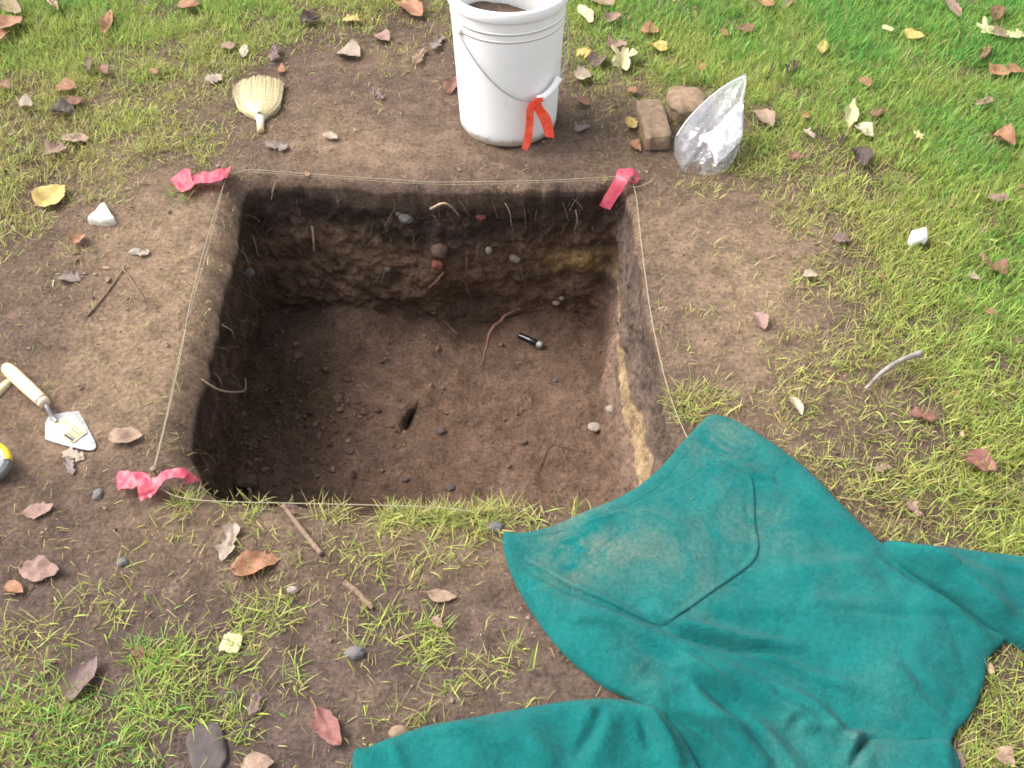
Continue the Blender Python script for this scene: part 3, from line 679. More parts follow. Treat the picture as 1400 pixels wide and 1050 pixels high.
M['tape_red'] = tape_mat('orange_red_flagging_tape', (0.88, 0.07, 0.03), (0.90, 0.15, 0.09))
M['pin'] = flat_mat('rusty_nail', (0.18, 0.12, 0.09), 0.7, 0.3, 150)
def knot(c, r, seed, mat, parent):
    v, f = ico(3); k = v * (1 + 0.35 * fbm(v * 2.2 + seed, 3, seed))[:, None] * np.array([1.25, 0.9, 0.8]) * r
    return obj('knot', k + c, [f], mat, parent)
# tape at the back left corner
t1 = thing('flagging_tape', G(312, 236), 'pink flagging tape tied at the back left pit corner, tail lying flat', 'flagging tape', 'pink flagging tapes at the pit corners')
V, F = ribbon([(316, 228, 312, 243, .022), (302, 230, 303, 246, .028), (292, 233, 290, 248, .030), (276, 236, 272, 250, .022), (262, 240, 263, 255, .020)], crumple=0.006, seed=1); obj('tail', V, F, M['tape_pink'], t1)
V, F = ribbon([(262, 246, 268, 250, .022), (258, 230, 262, 256, .020), (246, 236, 253, 262, .016), (232, 245, 244, 261, .012)], crumple=0.005, seed=2); obj('tail', V, F, M['tape_pink'], t1)
knot(G(302, 236, 0.018), 0.012, 5, M['tape_pink'], t1)
# front left corner
t2 = thing('flagging_tape', G(214, 652), 'pink flagging tape at the front left pit corner, folded into a wide V', 'flagging tape', 'pink flagging tapes at the pit corners')
V, F = ribbon([(158, 655, 162, 672, .010), (166, 645, 172, 668, .018), (185, 644, 190, 663, .026), (205, 648, 206, 662, .024)], crumple=0.007, seed=3); obj('tail', V, F, M['tape_pink'], t2)
V, F = ribbon([(186, 656, 212, 652, .026), (188, 668, 212, 668, .022), (190, 680, 206, 676, .014), (193, 687, 197, 685, .010)], crumple=0.004, seed=4); obj('tail', V, F, M['tape_pink'], t2)
V, F = ribbon([(200, 678, 206, 682, .014), (208, 657, 216, 668, .024), (225, 643, 229, 655, .032), (242, 640, 247, 652, .034), (256, 643, 254, 656, .028), (275, 658, 250, 661, .006)], crumple=0.004, seed=6); obj('tail', V, F, M['tape_pink'], t2)
# back right corner
t3 = thing('flagging_tape', G(862, 245), 'pink flagging tape at the back right pit corner hanging into the pit', 'flagging tape', 'pink flagging tapes at the pit corners')
V, F = ribbon([(819, 281, 834, 287, -.055), (826, 268, 842, 274, -.025), (836, 252, 852, 259, .010), (842, 241, 858, 248, .030), (846, 231, 862, 240, .036), (866, 231, 866, 240, .034)], crumple=0.003, seed=7); obj('tail', V, F, M['tape_pink'], t3)
V, F = ribbon([(856, 231, 858, 240, .035), (866, 231, 864, 242, .032), (873, 238, 866, 246, .022), (872, 249, 863, 249, .014), (861, 252, 857, 246, .012)], crumple=0.004, seed=8); obj('tail', V, F, M['tape_pink'], t3)
# thin wire loop beside it
c = catmull([G(853, 247, .02), G(856, 252, .012), G(866, 256, .010), G(880, 253, .012), G(893, 246, .01)], 8); V, F = tube(c, 0.0012, 6)
tag(obj('wire_loop', V, F, M['string']), 'thin pale wire curled beside the back right pink tape', 'wire')
# red tape on the bucket grip
gY = hp[i0][1] - 0.012; gp = hp[i0]
t4 = thing('flagging_tape', gp, 'orange red flagging tape tied to the bucket handle with two hanging tails', 'flagging tape')
kx, ky = proj(gp)
def onb(px, py, *_):
    Y = _[-1]; return at_y(px, py, Y)
def rb2(secs, seed):
    L = np.array([at_y(s[0], s[1], s[4]) for s in secs]); R_ = np.array([at_y(s[2], s[3], s[4]) for s in secs]); L = catmull(L, 8); R_ = catmull(R_, 8)
    w = np.linspace(0, 1, 6)[None, :, None]; V = L[:, None] * (1 - w) + R_[:, None] * w; V[..., 1] += 0.004 * fbm(V * 50, 3, seed)
    return V.reshape(-1, 3), [grid_faces(len(L), 6)]
TAPE = (rb2, gY)
V, F = rb2([(kx - 2, ky - 2, kx + 8, ky - 4, gY - .004), (721, 145, 731, 150, gY - .006), (719, 170, 729, 175, gY - .010), (716, 190, 726, 195, gY - .016), (713, 203, 720, 206, gY - .022)], 301); obj('tail', V, F, M['tape_red'], t4)
V, F = rb2([(kx - 1, ky, kx + 7, ky - 3, gY - .004), (730, 148, 741, 144, gY - .004), (738, 164, 751, 157, gY - .006), (744, 182, 755, 168, gY - .008), (746, 187, 758, 189, gY - .012)], 305); obj('tail', V, F, M['tape_red'], t4)
knot(gp + np.array([0.002, -0.004, 0]), 0.009, 15, M['tape_red'], t4)

# ------------------------------------------------------------------ strings along the pit edge
def sag(pts, z, n=8, amp=0.0):
    c = catmull(G(*np.array(pts, float).T, z), n); return c
st = [(tube(sag([(350, 232), (440, 239), (560, 247), (590, 249)], .018), 0.0009, 6)), (tube(sag([(590, 249), (680, 248), (760, 246), (850, 241)], .018), 0.0009, 6)),
      (tube(sag([(346, 235), (470, 244), (600, 252), (720, 250), (846, 245)], .012), 0.0007, 6)), (tube(sag([(316, 238), (332, 233), (350, 232)], .016), 0.0008, 6)),
      (tube(sag([(308, 246), (285, 320), (262, 405), (250, 470), (232, 555), (211, 642)], .014), 0.0010, 6)), (tube(sag([(304, 262), (288, 326), (264, 410), (246, 480), (228, 565), (210, 640)], .012), 0.0007, 6)),
      (tube(sag([(872, 288), (879, 350), (890, 430), (906, 505), (923, 560), (943, 606), (975, 680)], .014), 0.0010, 6)), (tube(sag([(866, 252), (870, 270), (872, 288)], .014), 0.0009, 6)),
      (tube(sag([(211, 662), (240, 678), (290, 685), (400, 688), (530, 691), (600, 694), (640, 699)], .012), 0.0010, 6))]
V, F = join(st); tag(obj('string_line', V, F, M['string']), 'thin pale string stretched around the rim of the square pit', 'string')
# corner nails
for (px, py, lab) in [(300, 238, 'dark nail stuck in the ground under the back left pink tape'), (862, 246, 'dark nail stuck in the ground under the back right pink tape'), (211, 648, 'dark nail stuck in the ground under the front left pink tape')]:
    c = G(px, py); z0 = down(c[0], c[1])
    V, F = join([tube([c + [0, 0, z0 - .05], c + [0.002, 0, z0 + .018]], 0.0025, 8), tube([c + [0.002, 0, z0 + .018], c + [0.002, 0, z0 + .0205]], 0.006, 10)])
    tag(obj('nail', V, F, M['pin']), lab, 'nail', 'nails holding the pit string')

# ------------------------------------------------------------------ whisk broom
def place(px, py, lift=0.0):
    p, n = hit(px, py); return p + np.array([0, 0, lift])
nk = place(357, 166, 0.012); hd_ = place(357, 179, 0.008)
brm = thing('whisk_broom', place(356, 140), 'small straw whisk broom lying in thin grass left of the bucket', 'broom')
zb = nk[2]
topL = G(321, 112, zb - 0.004); topR = G(388, 106, zb - 0.004)
def fan(w, t):                      # w across -1..1, t along 0..1
    ctr_t = nk + (G(356, 101, zb) - nk) * t
    tl_ = nk + (topL - nk) * t; tr_ = nk + (topR - nk) * t
    half = (tr_ - tl_) / 2
    prof_ = np.interp(t, [0, .05, .15, .31, .54, .85, 1], [2.4, 3.0, 2.9, 2.3, 1.55, 1.14, 1.0]) if t > 0 else 1
    mid = (tl_ + tr_) / 2
    arch = -0.10 * (w * w) * t * np.linalg.norm(topL - nk) * np.array([0, 1, 0])
    return mid + half * w * (prof_ if t > 0 else 0) + np.array([w * 0.009 * (1 - t) ** 2, 0, 0]) + arch + np.array([0, 0, 0.016 * (1 - w * w) * (1 - 0.55 * t)])
parts = []; cols = []
for k in range(900):
    w = rng.uniform(-1, 1); te = rng.uniform(0.86, 1.06) - 0.05 * abs(w); ts = np.linspace(0.0, te, 7); j = rng.normal(0, 0.0016, 3) ; jw = rng.normal(0, 0.03); zof = -abs(rng.normal(0, 0.006)) if rng.random() < 0.5 else rng.uniform(-0.001, 0.002)
    pth = np.array([fan(w + jw * t, t) + j * t + np.array([0, 0, zof]) for t in ts])
    wd = 0.0009; off = np.array([wd, 0, 0]); v = np.stack([pth - off, pth + np.array([0, 0, wd]), pth + off], 1).reshape(-1, 3)
    parts.append((v, [grid_faces(7, 3)])); base_c = np.array([0.74, 0.63, 0.38]) * rng.uniform(0.7, 1.15) * (1 - 0.25 * (abs(w) > .8)); cols.append(np.outer(np.linspace(1.08, 0.72, 7).repeat(3), base_c))
V, F = join(parts); obj('bristles', V, F, M['straw'], brm, cols=dict(tint=np.vstack(cols)), smooth=False)
gw = np.linspace(-1, 1, 25); gt = np.linspace(0, 0.9, 14)
Vt = np.array([[fan(w, t) + np.array([0, 0, -0.002]) for w in gw] for t in gt]); Vb = Vt.copy(); Vb[..., 2] = zb - 0.014
V = np.vstack([Vt.reshape(-1, 3), Vb.reshape(-1, 3)]); g = grid_faces(14, 25)
obj('straw_core', V, [g, g[:, ::-1] + 14 * 25], M['straw'], brm, cols=dict(tint=np.tile([0.52, 0.40, 0.19], (len(V), 1))))
M['binding'] = flat_mat('pale_binding', (0.55, 0.53, 0.48), 0.6, 0.2, 200)
dv = hd_ - nk
V, F = tube([nk - dv * 0.5 + [0, 0, .004], nk, nk + dv * 0.45, nk + dv * 0.8], np.array([0.0135, 0.012, 0.0095, 0.0095]), 14); V[:, 2] = zb + (V[:, 2] - zb) * 0.8; obj('binding', V, F, M['binding'], brm)
V, F = tube([nk + dv * 0.8, nk + dv * 1.25, nk + dv * 1.3], np.array([0.009, 0.0095, 0.005]), 14); obj('handle', V, F, flat_mat('broom_handle_straw', (0.50, 0.36, 0.20), 0.7, 0.3, 200), brm)
for tt in (0.42, 0.34):
    V, F = tube([fan(w, tt) + np.array([0, 0, 0.0015]) for w in np.linspace(-0.98, 0.98, 24)], 0.0011, 6); obj('stitching', V, F, M['string'], brm)

# ------------------------------------------------------------------ trowel, second handle, tin
def wood_mat(name, c1, c2):
    m, nt, b, o = newmat(name); tc = nd(nt, 'ShaderNodeTexCoord'); mp = nd(nt, 'ShaderNodeMapping'); mp.inputs['Scale'].default_value = (1, 1, 1); nt.links.new(tc.outputs['Object'], mp.inputs[0])
    n = noise(nt, 90, 5, 0.6, mp.outputs[0], 1.5)
    c = mix(nt, c1, c2, ramp(nt, n.outputs[0], [(0.4, g3(0)), (0.7, g3(1))]).outputs[0]); nt.links.new(c, b.inputs['Base Color']); b.inputs['Roughness'].default_value = 0.35
    return m
M['wood'] = wood_mat('varnished_pale_wood', (0.62, 0.49, 0.34), (0.56, 0.40, 0.25))
M['wood_old'] = wood_mat('dull_wood', (0.55, 0.46, 0.28), (0.45, 0.36, 0.21))
tz = down(*G(98, 590)[:2])
trw = thing('trowel', G(95, 588, tz), 'pointing trowel with pale wooden handle lying left of the pit', 'trowel')
zt = tz + 0.006
bl = [(66, 570), (104, 562), (110, 566), (122, 588), (131, 607), (129, 614), (118, 615), (90, 609), (64, 601), (62, 596)]
top = catmull(G(*np.array(bl, float).T, zt), 3, True); cc = top.mean(0)
tip = G(131, 612, zt); heel = G(66, 570, zt)
lv = []
for s in (1.0, 0.985, 0.7, 0.4, 0.0):
    q = cc + (top - cc) * s; q[:, 2] = zt + 0.0022 - 0.002 * s; lv.append(q)
bot = top.copy(); bot[:, 2] = zt - 0.0022
V = np.vstack([bot] + lv); n_ = len(top); F = [grid_faces(6, n_, True)]
bo = obj('blade', V, F, M['steel'], trw)
stk_px = [(77, 576), (99, 567), (104, 570), (118, 589), (116, 593), (103, 603), (98, 604), (83, 595), (76, 582)]
m_lab = flat_mat('trowel_sticker', (0.55, 0.48, 0.26), 0.5, 0.06, 90, 0.0)
m_ink = flat_mat('black_print', (0.04, 0.04, 0.04), 0.5, 0.1, 90, 0.0); m_yel = flat_mat('yellow_print', (0.65, 0.45, 0.08), 0.5, 0.1, 90, 0.0)
s_ = catmull(G(*np.array(stk_px, float).T, zt + 0.0032), 2, True); V = np.vstack([s_, s_.mean(0)[None] + [0, 0, .0006]]); k = np.arange(len(s_))
pr = [(V, [np.stack([k, (k + 1) % len(s_), np.full(len(s_), len(s_))], -1)])]; mi = [0] * len(s_)
for (a, b_, w, im) in [((88, 594), (100, 602), .0026, 1), ((91.5, 591.5), (103, 600), .0010, 1), ((94, 588.5), (107, 598), .0012, 2), ((97, 586), (110, 595.5), .0009, 1), ((100, 583), (113, 592.5), .0012, 2), ((89, 575), (98, 581), .0005, 1), ((87, 578), (93, 582), .0004, 1)]:
    a = G(*a, zt + .0046); b_ = G(*b_, zt + .0046); d = b_ - a; n2 = np.array([-d[1], d[0], 0]); n2 = n2 / np.linalg.norm(n2) * w
    pr.append((np.array([a - n2, b_ - n2, b_ + n2, a + n2]), [np.array([[0, 1, 2, 3]])])); mi.append(im)
V, F = join(pr); stk = obj('sticker', V, F, [m_lab, m_ink, m_yel], bo); stk.data.polygons.foreach_set('material_index', np.array(mi, np.int32))
hA, hB = G(62, 552, zt + 0.022), G(6, 500, zt + 0.016)
c = catmull([G(78, 577, zt + 0.003), G(72, 570, zt + 0.006), G(66, 560, zt + 0.017), hA], 8); V, F = tube(c, np.interp(np.linspace(0, 1, len(c)), [0, .3, 1], [.0045, .0042, .0035]), 10); obj('tang', V, F, M['steel'], trw)
tt = np.linspace(0, 1, 26); c = hA + (hB - hA) * tt[:, None]
V, F = tube(c, np.interp(tt, [0, .02, .12, .4, .8, .93, .98, 1], [.010, .0118, .0125, .0138, .0142, .0125, .0085, .003]), 20); hnd = obj('handle', V, F, M['wood'], trw)
for (q0, q1) in ((.06, .075), (.10, .105)):
    V, F = tube([hA + (hB - hA) * q0, hA + (hB - hA) * q1], 0.0130, 20, cap=False); obj('burnt_mark', V[:0] if 0 else V[np.r_[0:40]], [grid_faces(2, 20, True)[2:9]], m_ink, hnd)
sA, sB = G(17, 519, tz + 0.010), G(-60, 590, tz + 0.012)
tt = np.linspace(0, 1, 16); V, F = tube(sA + (sB - sA) * tt[:, None], np.interp(tt, [0, .04, .1, 1], [.004, .0085, .0095, .0105]), 16)
tag(obj('wooden_handle', V, F, M['wood_old']), 'dull wooden tool handle under the trowel handle at the left edge', 'tool handle')
# round tin cut by the left edge
TC = G(-9, 641); TC[2] = down(TC[0], TC[1])
tin = thing('tape_measure', TC, 'round white and yellow tape measure case beside the trowel, cut by the left edge', 'tape measure')
M['yellow_plastic'] = flat_mat('yellow_plastic', (0.78, 0.55, 0.03), 0.4, 0.06, 80, 0.0); M['white_plastic'] = flat_mat('white_plastic', (0.78, 0.78, 0.76), 0.4, 0.05, 80, 0.0)
Rt = 0.036; tm = rotx(math.radians(14)) @ roty(math.radians(12)); up = np.array([0, 0, 0.012])
V, F = lathe([(0, 0), (Rt - .003, 0), (Rt, .003), (Rt, .022), (Rt - .002, .026), (0, .0265)], 48, TC + up, tm); obj('case', V, F, M['steel'], tin)
V, F = lathe([(Rt + .0005, .012), (Rt + .002, .013), (Rt + .002, .023), (Rt - .001, .0285), (Rt - .008, .029), (Rt - .0085, .0265)], 48, TC + up, tm); V = V.reshape(6, 48, 3); 
obj('yellow_rim', V.reshape(-1, 3), [grid_faces(6, 48, True).reshape(5, 48, 4)[:, 1:17].reshape(-1, 4)], M['yellow_plastic'], tin)
V, F = lathe([(0, .0285), (Rt - .0085, .0285), (Rt - .0085, .0262)], 48, TC + up, tm); fc = obj('label_disc', V, F, M['white_plastic'], tin)
pr = []
for (x0, y0, w_, h_) in [(.008, -.010, .012, .003), (.010, -.003, .009, .0022), (.006, .004, .014, .0025), (.012, -.016, .007, .0035)]:
    q = np.array([[x0, y0, .0289], [x0 + w_, y0 + .002, .0289], [x0 + w_, y0 + .002 + h_, .0289], [x0, y0 + h_, .0289]]) @ tm.T + TC + up; pr.append((q, [np.array([[0, 1, 2, 3]])]))
V, F = join(pr); obj('printed_marks', V, F, m_ink, fc)

# ------------------------------------------------------------------ stones
def rock_verts(sub, dims, seed, rough=0.22, block=0.0):
    v, f = ico(sub); v = v.copy()
    if block: v = np.sign(v) * np.abs(v) ** (1 - block); v /= np.abs(v).max(0)
    v = v * (1 + rough * fbm(v * 1.4 + seed * 3.1, 3, seed) + rough * 0.35 * fbm(v * 5 + seed, 3, seed + 4))[:, None]
    return v * np.asarray(dims), f
def rock(name, px, py, wpx, hpx, zt_, mat, label, cat='stone', group=None, seed=0, ang=0, block=0.0, rough=0.22, sink=0.3, onwall=False, tilt=0.0, roll=0.0):
    p, n = hit(px, py); sc = np.linalg.norm(p - np.array([0, 0, CAM_H])) / FPX
    sx = wpx * sc / 2
    if onwall:
        v, f = rock_verts(4, (sx, sx * 0.8, hpx * sc / 2), seed, rough, block); Rm = roty(math.radians(ang)); v = v @ Rm.T + p + n * (zt_ - 0.55 * sx)
    else:
        down_ang = math.asin(min(1, (CAM_H - p[2]) / np.linalg.norm(p - np.array([0, 0, CAM_H]))))
        sy = max((hpx * sc - 2 * zt_ * math.cos(down_ang) * 0.5) / math.sin(down_ang) / 2, sx * 0.3)
        v, f = rock_verts(4, (sx, sy, zt_), seed, rough, block); v = v @ rotx(tilt).T @ roty(roll).T @ rotz(math.radians(ang)).T + p + np.array([0, 0, zt_ * (1 - 2 * sink)])
    return tag(obj(name, v, [f], mat), label, cat, group)
rock('stone', 892, 180, 36, 62, 0.026, M['stone_brown'], 'upright rectangular brown stone between bucket and plastic bag', seed=3, block=0.62, rough=0.13, ang=3, sink=0.12)
rock('stone', 937, 152, 48, 44, 0.030, M['stone_brown'], 'rounded brown stone half hidden behind the plastic bag', seed=8, block=0.42, rough=0.16, sink=0.2)
rock('stone', 284, 1024, 44, 60, 0.007, M['stone_dark'], 'dark flat stone in the grass near the bottom left', seed=12, block=0.45, rough=0.16, ang=20, sink=0.25)
rock('pebble', 485, 895, 26, 20, 0.009, M['stone_grey'], 'grey pebble on mud between the lower leaves and the sweatshirt sleeve', 'pebble', seed=21)
rock('pebble', 400, 808, 16, 12, 0.006, M['stone_white'], 'pale pebble on mud right of the orange torn leaf', 'pebble', seed=22)
rock('pebble', 168, 770, 14, 12, 0.006, M['stone_grey'], 'small grey pebble in the dry grass right of the rose leaf', 'pebble', seed=23)
rock('pebble', 134, 677, 12, 16, 0.006, M['stone_grey'], 'small grey pebble left of the front left pink tape', 'pebble', seed=24)
rock('pebble', 678, 722, 22, 18, 0.008, M['stone_grey'], 'grey pebble beside the left corner of the sweatshirt hem', 'pebble', seed=25)
rock('pebble', 545, 1003, 26, 22, 0.009, M['stone_brown'], 'brown pebble beside the sweatshirt cuff at the bottom', 'pebble', seed=26)
rock('pebble', 186, 346, 18, 10, 0.006, M['stone_white'], 'pale flat pebble on bare soil right of the small orange leaf', 'pebble', seed=27)
# triangular white stone
tri = np.array([(119, 297), (142, 275), (157, 299), (140, 301)], float)
c = hit(138, 291)[0]; zt = c[2]
tp = catmull(resample(G(*tri.T, zt + 0.018), 12, True), 2, True); ct = tp.mean(0); L_ = []
for s, z_ in ((1.04, -0.01), (1.02, 0.012), (0.94, 0.018), (0.5, 0.021), (0.0, 0.022)):
    q = ct + (tp - ct) * s; q[:, 2] = zt + z_ + 0.004 * fbm(q * 45, 2, 7); L_.append(q)
tag(obj('stone', np.vstack(L_), [grid_faces(5, len(tp), True)], flat_mat('chalky_stone', (0.52, 0.48, 0.40), 0.85, 0.25, 60, 0.5, 0.002), smooth=False), 'white triangular stone beside the yellow leaf left of the pit', 'stone')
# white chip in the grass
tp = catmull(G(*np.array([(1245, 325), (1247, 315), (1254, 310), (1264, 311), (1271, 319), (1262, 325)], float).T, 0.035), 3, True); ct = tp.mean(0); L_ = []
for s, z_ in ((1, 0.024), (1.0, 0.033), (0.8, 0.041), (0.4, 0.043), (0, 0.042)):
    q = ct + (tp - ct) * s; q[:, 2] = z_ - 0.008 + 0.009 * fbm(q * 55, 2, 3); L_.append(q)
tag(obj('paper_scrap', np.vstack(L_), [grid_faces(5, len(tp), True)], M['white_plastic'], smooth=False), 'small white crumpled scrap in the grass at right', 'scrap')
# stones in the pit
rock('stone', 650, 374, 27, 24, 0.010, M['stone_soil'], 'angular brown stone sticking out of the back pit wall', seed=31, block=0.4, onwall=True, ang=-15)
rock('stone', 556, 300, 20, 16, 0.004, M['stone_grey'], 'smooth grey stone in the dark layer of the back pit wall', seed=32, onwall=True)
rock('stone', 601, 344, 24, 24, 0.009, M['stone_soil'], 'round soil coated stone above the red brick bit in the back wall', seed=33, onwall=True)
rock('brick_fragment', 599, 360, 16, 13, 0.016, M['brick_red'], 'red brick fragment under the round stone in the back wall', 'brick piece', seed=34, block=0.3, onwall=True)
rock('stone', 431, 387, 20, 18, 0.007, M['stone_soil'], 'rounded pale brown stone low on the left of the back wall', seed=35, onwall=True)
rock('stone', 704, 353, 15, 10, 0.006, M['stone_white'], 'pale chip of stone in the middle of the back wall', seed=36, block=0.4, onwall=True, ang=30)
rock('stone', 341, 372, 15, 13, 0.006, M['stone_grey'], 'grey stone on the left pit wall near the back corner', seed=37, onwall=True)
rock('stone', 545, 292, 0.1 + 9, 8, 0.003, M['stone_grey'], 'tiny grey stone just left of the smooth grey stone in the back wall', seed=38, onwall=True)
rock('brick_fragment', 657, 297, 14, 9, 0.004, M['brick_red'], 'small rusty brick fragment high in the back pit wall', 'brick piece', seed=39, onwall=True)
rock('stone', 668, 342, 9, 11, 0.006, M['stone_white'], 'tiny pale pink stone left of the pale chip in the back wall', seed=40, onwall=True)
rock('stone', 530, 368, 10, 8, 0.005, M['stone_grey'], 'tiny grey stone in the brown layer left of the round stone', seed=41, onwall=True)
for i, (px, py, w_, lab) in enumerate([(603, 590, 13, 'small dark pebble right of the dark slit in the pit floor'), (716, 606, 10, 'pale brown pebble in the middle of the pit floor'), (462, 545, 14, 'ochre pebble left of the dark slit in the pit floor'), (497, 566, 10, 'tiny ochre pebble between the slit and left rubble on the pit floor'),
        (478, 618, 13, 'round brown pebble among left rubble on the pit floor'), (760, 415, 10, 'white fleck of stone at the foot of the back wall'), (768, 409, 8, 'second white fleck of stone above the black tube'), (759, 522, 7, 'glinting pale pebble below the black tube'), (812, 585, 18, 'pale stone flake at the foot of the right pit wall'), (835, 560, 14, 'pale stone chip low on the right pit wall'),
        (555, 657, 11, 'dark pebble near the front of the pit floor'), (615, 668, 15, 'dark stone at the front edge of the pit floor')]):
    rock('pebble', px, py, w_, w_ * 0.8, 0.006, M[['stone_dark', 'stone_soil', 'stone_soil', 'stone_soil', 'stone_soil', 'stone_white', 'stone_white', 'stone_grey', 'stone_white', 'stone_white', 'stone_dark', 'stone_dark'][i]], lab, 'pebble', seed=60 + i, sink=0.25)
rock('stone', 338, 664, 30, 22, 0.016, M['stone_soil'], 'brown clod standing at the front left corner of the pit', 'stone', seed=75, block=0.3, sink=0.2)

# ------------------------------------------------------------------ roots, sticks
def stick(name, pts, r0, r1, mat, label, cat, lifts=0.006, n=8, wob=0.0, seed=0, side=0, group=None, span=False):
    P_ = []
    for i, p in enumerate(pts):
        q, nn = hit(p[0], p[1]); lf = p[2] if len(p) > 2 else lifts; P_.append(q + nn * lf)
    if span:
        ca = np.array([0, 0, CAM_H]); d0 = P_[0] - ca; d1 = P_[-1] - ca; m_ = len(pts)
        for i in range(1, m_ - 1):
            f = i / (m_ - 1); yy = 1 / ((1 - f) / d0[1] + f / d1[1]); dx_, dy_, dz_ = ray(pts[i][0], pts[i][1]); P_[i] = ca + np.array([dx_, dy_, dz_]) * (yy / dy_) * (1 - 0.012 * math.sin(math.pi * f))
    c = catmull(np.array(P_), n); t = np.linspace(0, 1, len(c))
    c = c + wob * np.stack([fbm(P3(t * 9, seed, k), 3, seed + k) for k in range(3)], -1)
    rr_ = (r0 + (r1 - r0) * t) * (1 + 0.18 * fbm(P3(t * 14, seed, 5), 3, seed + 9))
    parts = [tube(c, rr_, 9)]
    for k in range(side):
        i = rng.integers(2, len(c) - 2); dvec = rng.normal(0, 1, 3); dvec /= np.linalg.norm(dvec); dvec[2] = abs(dvec[2]) * 0.3
        parts.append(tube([c[i], c[i] + dvec * r0 * 2.5, c[i] + dvec * r0 * 3.4], np.array([r0 * .5, r0 * .35, r0 * .25]), 7))
    V, F = join(parts)
    return tag(obj(name, V, F, mat), label, cat, group)
stick('root', [(706, 414, .03), (690, 434, .03), (672, 452, .02), (664, 480, .016), (658, 505, .008)], 0.0042, 0.0034, M['root_brown'], 'long reddish brown root leaning from the back wall onto the pit floor', 'root', side=3, wob=0.004, seed=3, span=True)
stick('root', [(594, 276, .03), (606, 278, .03), (618, 284, .03), (627, 291, .012)], 0.0036, 0.0020, M['root_pale'], 'broken pale root stub near the top of the back wall', 'root', seed=5, span=True)
stick('root', [(690, 276, .006), (697, 288, .012), (702, 308, .006)], 0.0018, 0.0011, M['root_pale'], 'thin pale curved root in the middle of the back wall', 'root', seed=7)
stick('root', [(427, 308, .004), (429, 325, .009), (431, 342, .006)], 0.0028, 0.0032, M['root_pale'], 'short pale root hanging at the left of the back wall', 'root', seed=9)
stick('root', [(275, 520, .004), (286, 532, .02), (303, 536, .03), (318, 531, .03), (325, 520, .02)], 0.0022, 0.0020, M['root_pale'], 'pale root looping out of the left pit wall', 'root', seed=11)
stick('root', [(301, 444, .004), (309, 452, .012), (317, 463, .006)], 0.0022, 0.0014, M['root_pale'], 'short pale root high on the left pit wall', 'root', seed=13)
stick('root', [(787, 285, .006), (790, 297, .010), (785, 318, .006)], 0.0016, 0.0010, M['root_pale'], 'thin forked root near the right of the back wall', 'root', seed=15, side=2)
stick('root', [(606, 366, .02), (600, 378, .016), (588, 391, .006)], 0.0040, 0.0030, M['root_brown'], 'short split root pointing down from the red brick fragment', 'root', seed=17)
stick('root', [(344, 322, .004), (352, 335, .012), (350, 350, .005)], 0.0018, 0.0012, M['root_pale'], 'curled pale root beside the back left corner of the pit', 'root', seed=19)
stick('root', [(372, 262, .004), (378, 250, .012), (370, 272, .006)], 0.0014, 0.0010, M['root_pale'], 'fine root loop at the top of the back wall near the left corner', 'root', seed=20)
stick('rootlet', [(735, 646, .002), (745, 622, .004), (754, 609, .004), (772, 612, .003), (787, 616, .002)], 0.0011, 0.0008, M['root_brown'], 'fine reddish rootlet bent across the front of the pit floor', 'root', wob=0.003, seed=23)
stick('rootlet', [(775, 580, .002), (783, 595, .004), (789, 612, .002)], 0.0010, 0.0007, M['root_brown'], 'fine reddish rootlet above the bent one on the pit floor', 'root', wob=0.003, seed=25)
stick('rootlet', [(783, 436, .003), (794, 444, .004), (803, 450, .003)], 0.0012, 0.0008, M['root_brown'], 'short rusty rootlet right of the black tube', 'root', seed=27)
stick('rootlet', [(606, 440, .004), (616, 450, .006), (624, 458, .003)], 0.0010, 0.0007, M['root_pale'], 'hair thin root left of the long brown root', 'root', seed=29)
stick('stick', [(388, 694), (405, 716), (424, 740), (440, 760)], 0.0042, 0.0052, M['twig'], 'straight brown stick on mud just in front of the pit', 'stick', 0.005, seed=31)
stick('stick', [(472, 798), (490, 812), (500, 824), (511, 833)], 0.0055, 0.0045, M['twig'], 'short dark stick lying on mud left of the sweatshirt', 'stick', 0.004, seed=33)
stick('stick', [(1179, 540, .018), (1200, 522, .028), (1225, 510, .034), (1253, 499, .034)], 0.0034, 0.0058, M['twig_grey'], 'curved pale grey stick in the grass at right', 'stick', seed=35)
stick('twig', [(120, 433), (138, 412), (155, 390), (172, 364)], 0.0022, 0.0017, M['twig'], 'longer dark twig of the crossed pair on soil left of the pit', 'twig', 0.003, seed=37)
stick('twig', [(162, 362), (175, 378), (187, 396), (199, 414)], 0.0017, 0.0013, M['twig'], 'shorter dark twig crossing the longer one left of the pit', 'twig', 0.005, seed=39)
stick('twig', [(341, 683, .004), (345, 676, .02), (341, 671, .03)], 0.0045, 0.0040, M['root_pale'], 'short pale cut stem at the front left rim of the pit', 'twig', seed=41)
# black tube on the pit floor
p0, n0 = hit(709, 462); p1, n1_ = hit(742, 477); p0 = p0 + [0, 0, .011]; p1 = p1 + [0, 0, .011]
tb = thing('plastic_tube', (p0 + p1) / 2 - [0, 0, .011], 'small shiny black tube with silver end on the pit floor', 'tube')
M['black_plastic'] = flat_mat('black_plastic', (0.012, 0.012, 0.014), 0.22, 0.2, 60, 0.0, 0.001, 0.6)
t_ = np.array([0, .03, .06, .5, .78])
V, F = tube(p0 + (p1 - p0) * t_[:, None], np.array([.006, .0085, .009, .009, .009]), 16); obj('barrel', V, F, M['black_plastic'], tb)
V, F = tube(p0 + (p1 - p0) * np.array([.78, .80, .95, 1.0])[:, None], np.array([.0085, .0098, .0098, .006]), 16); obj('cap', V, F, M['steel'], tb)

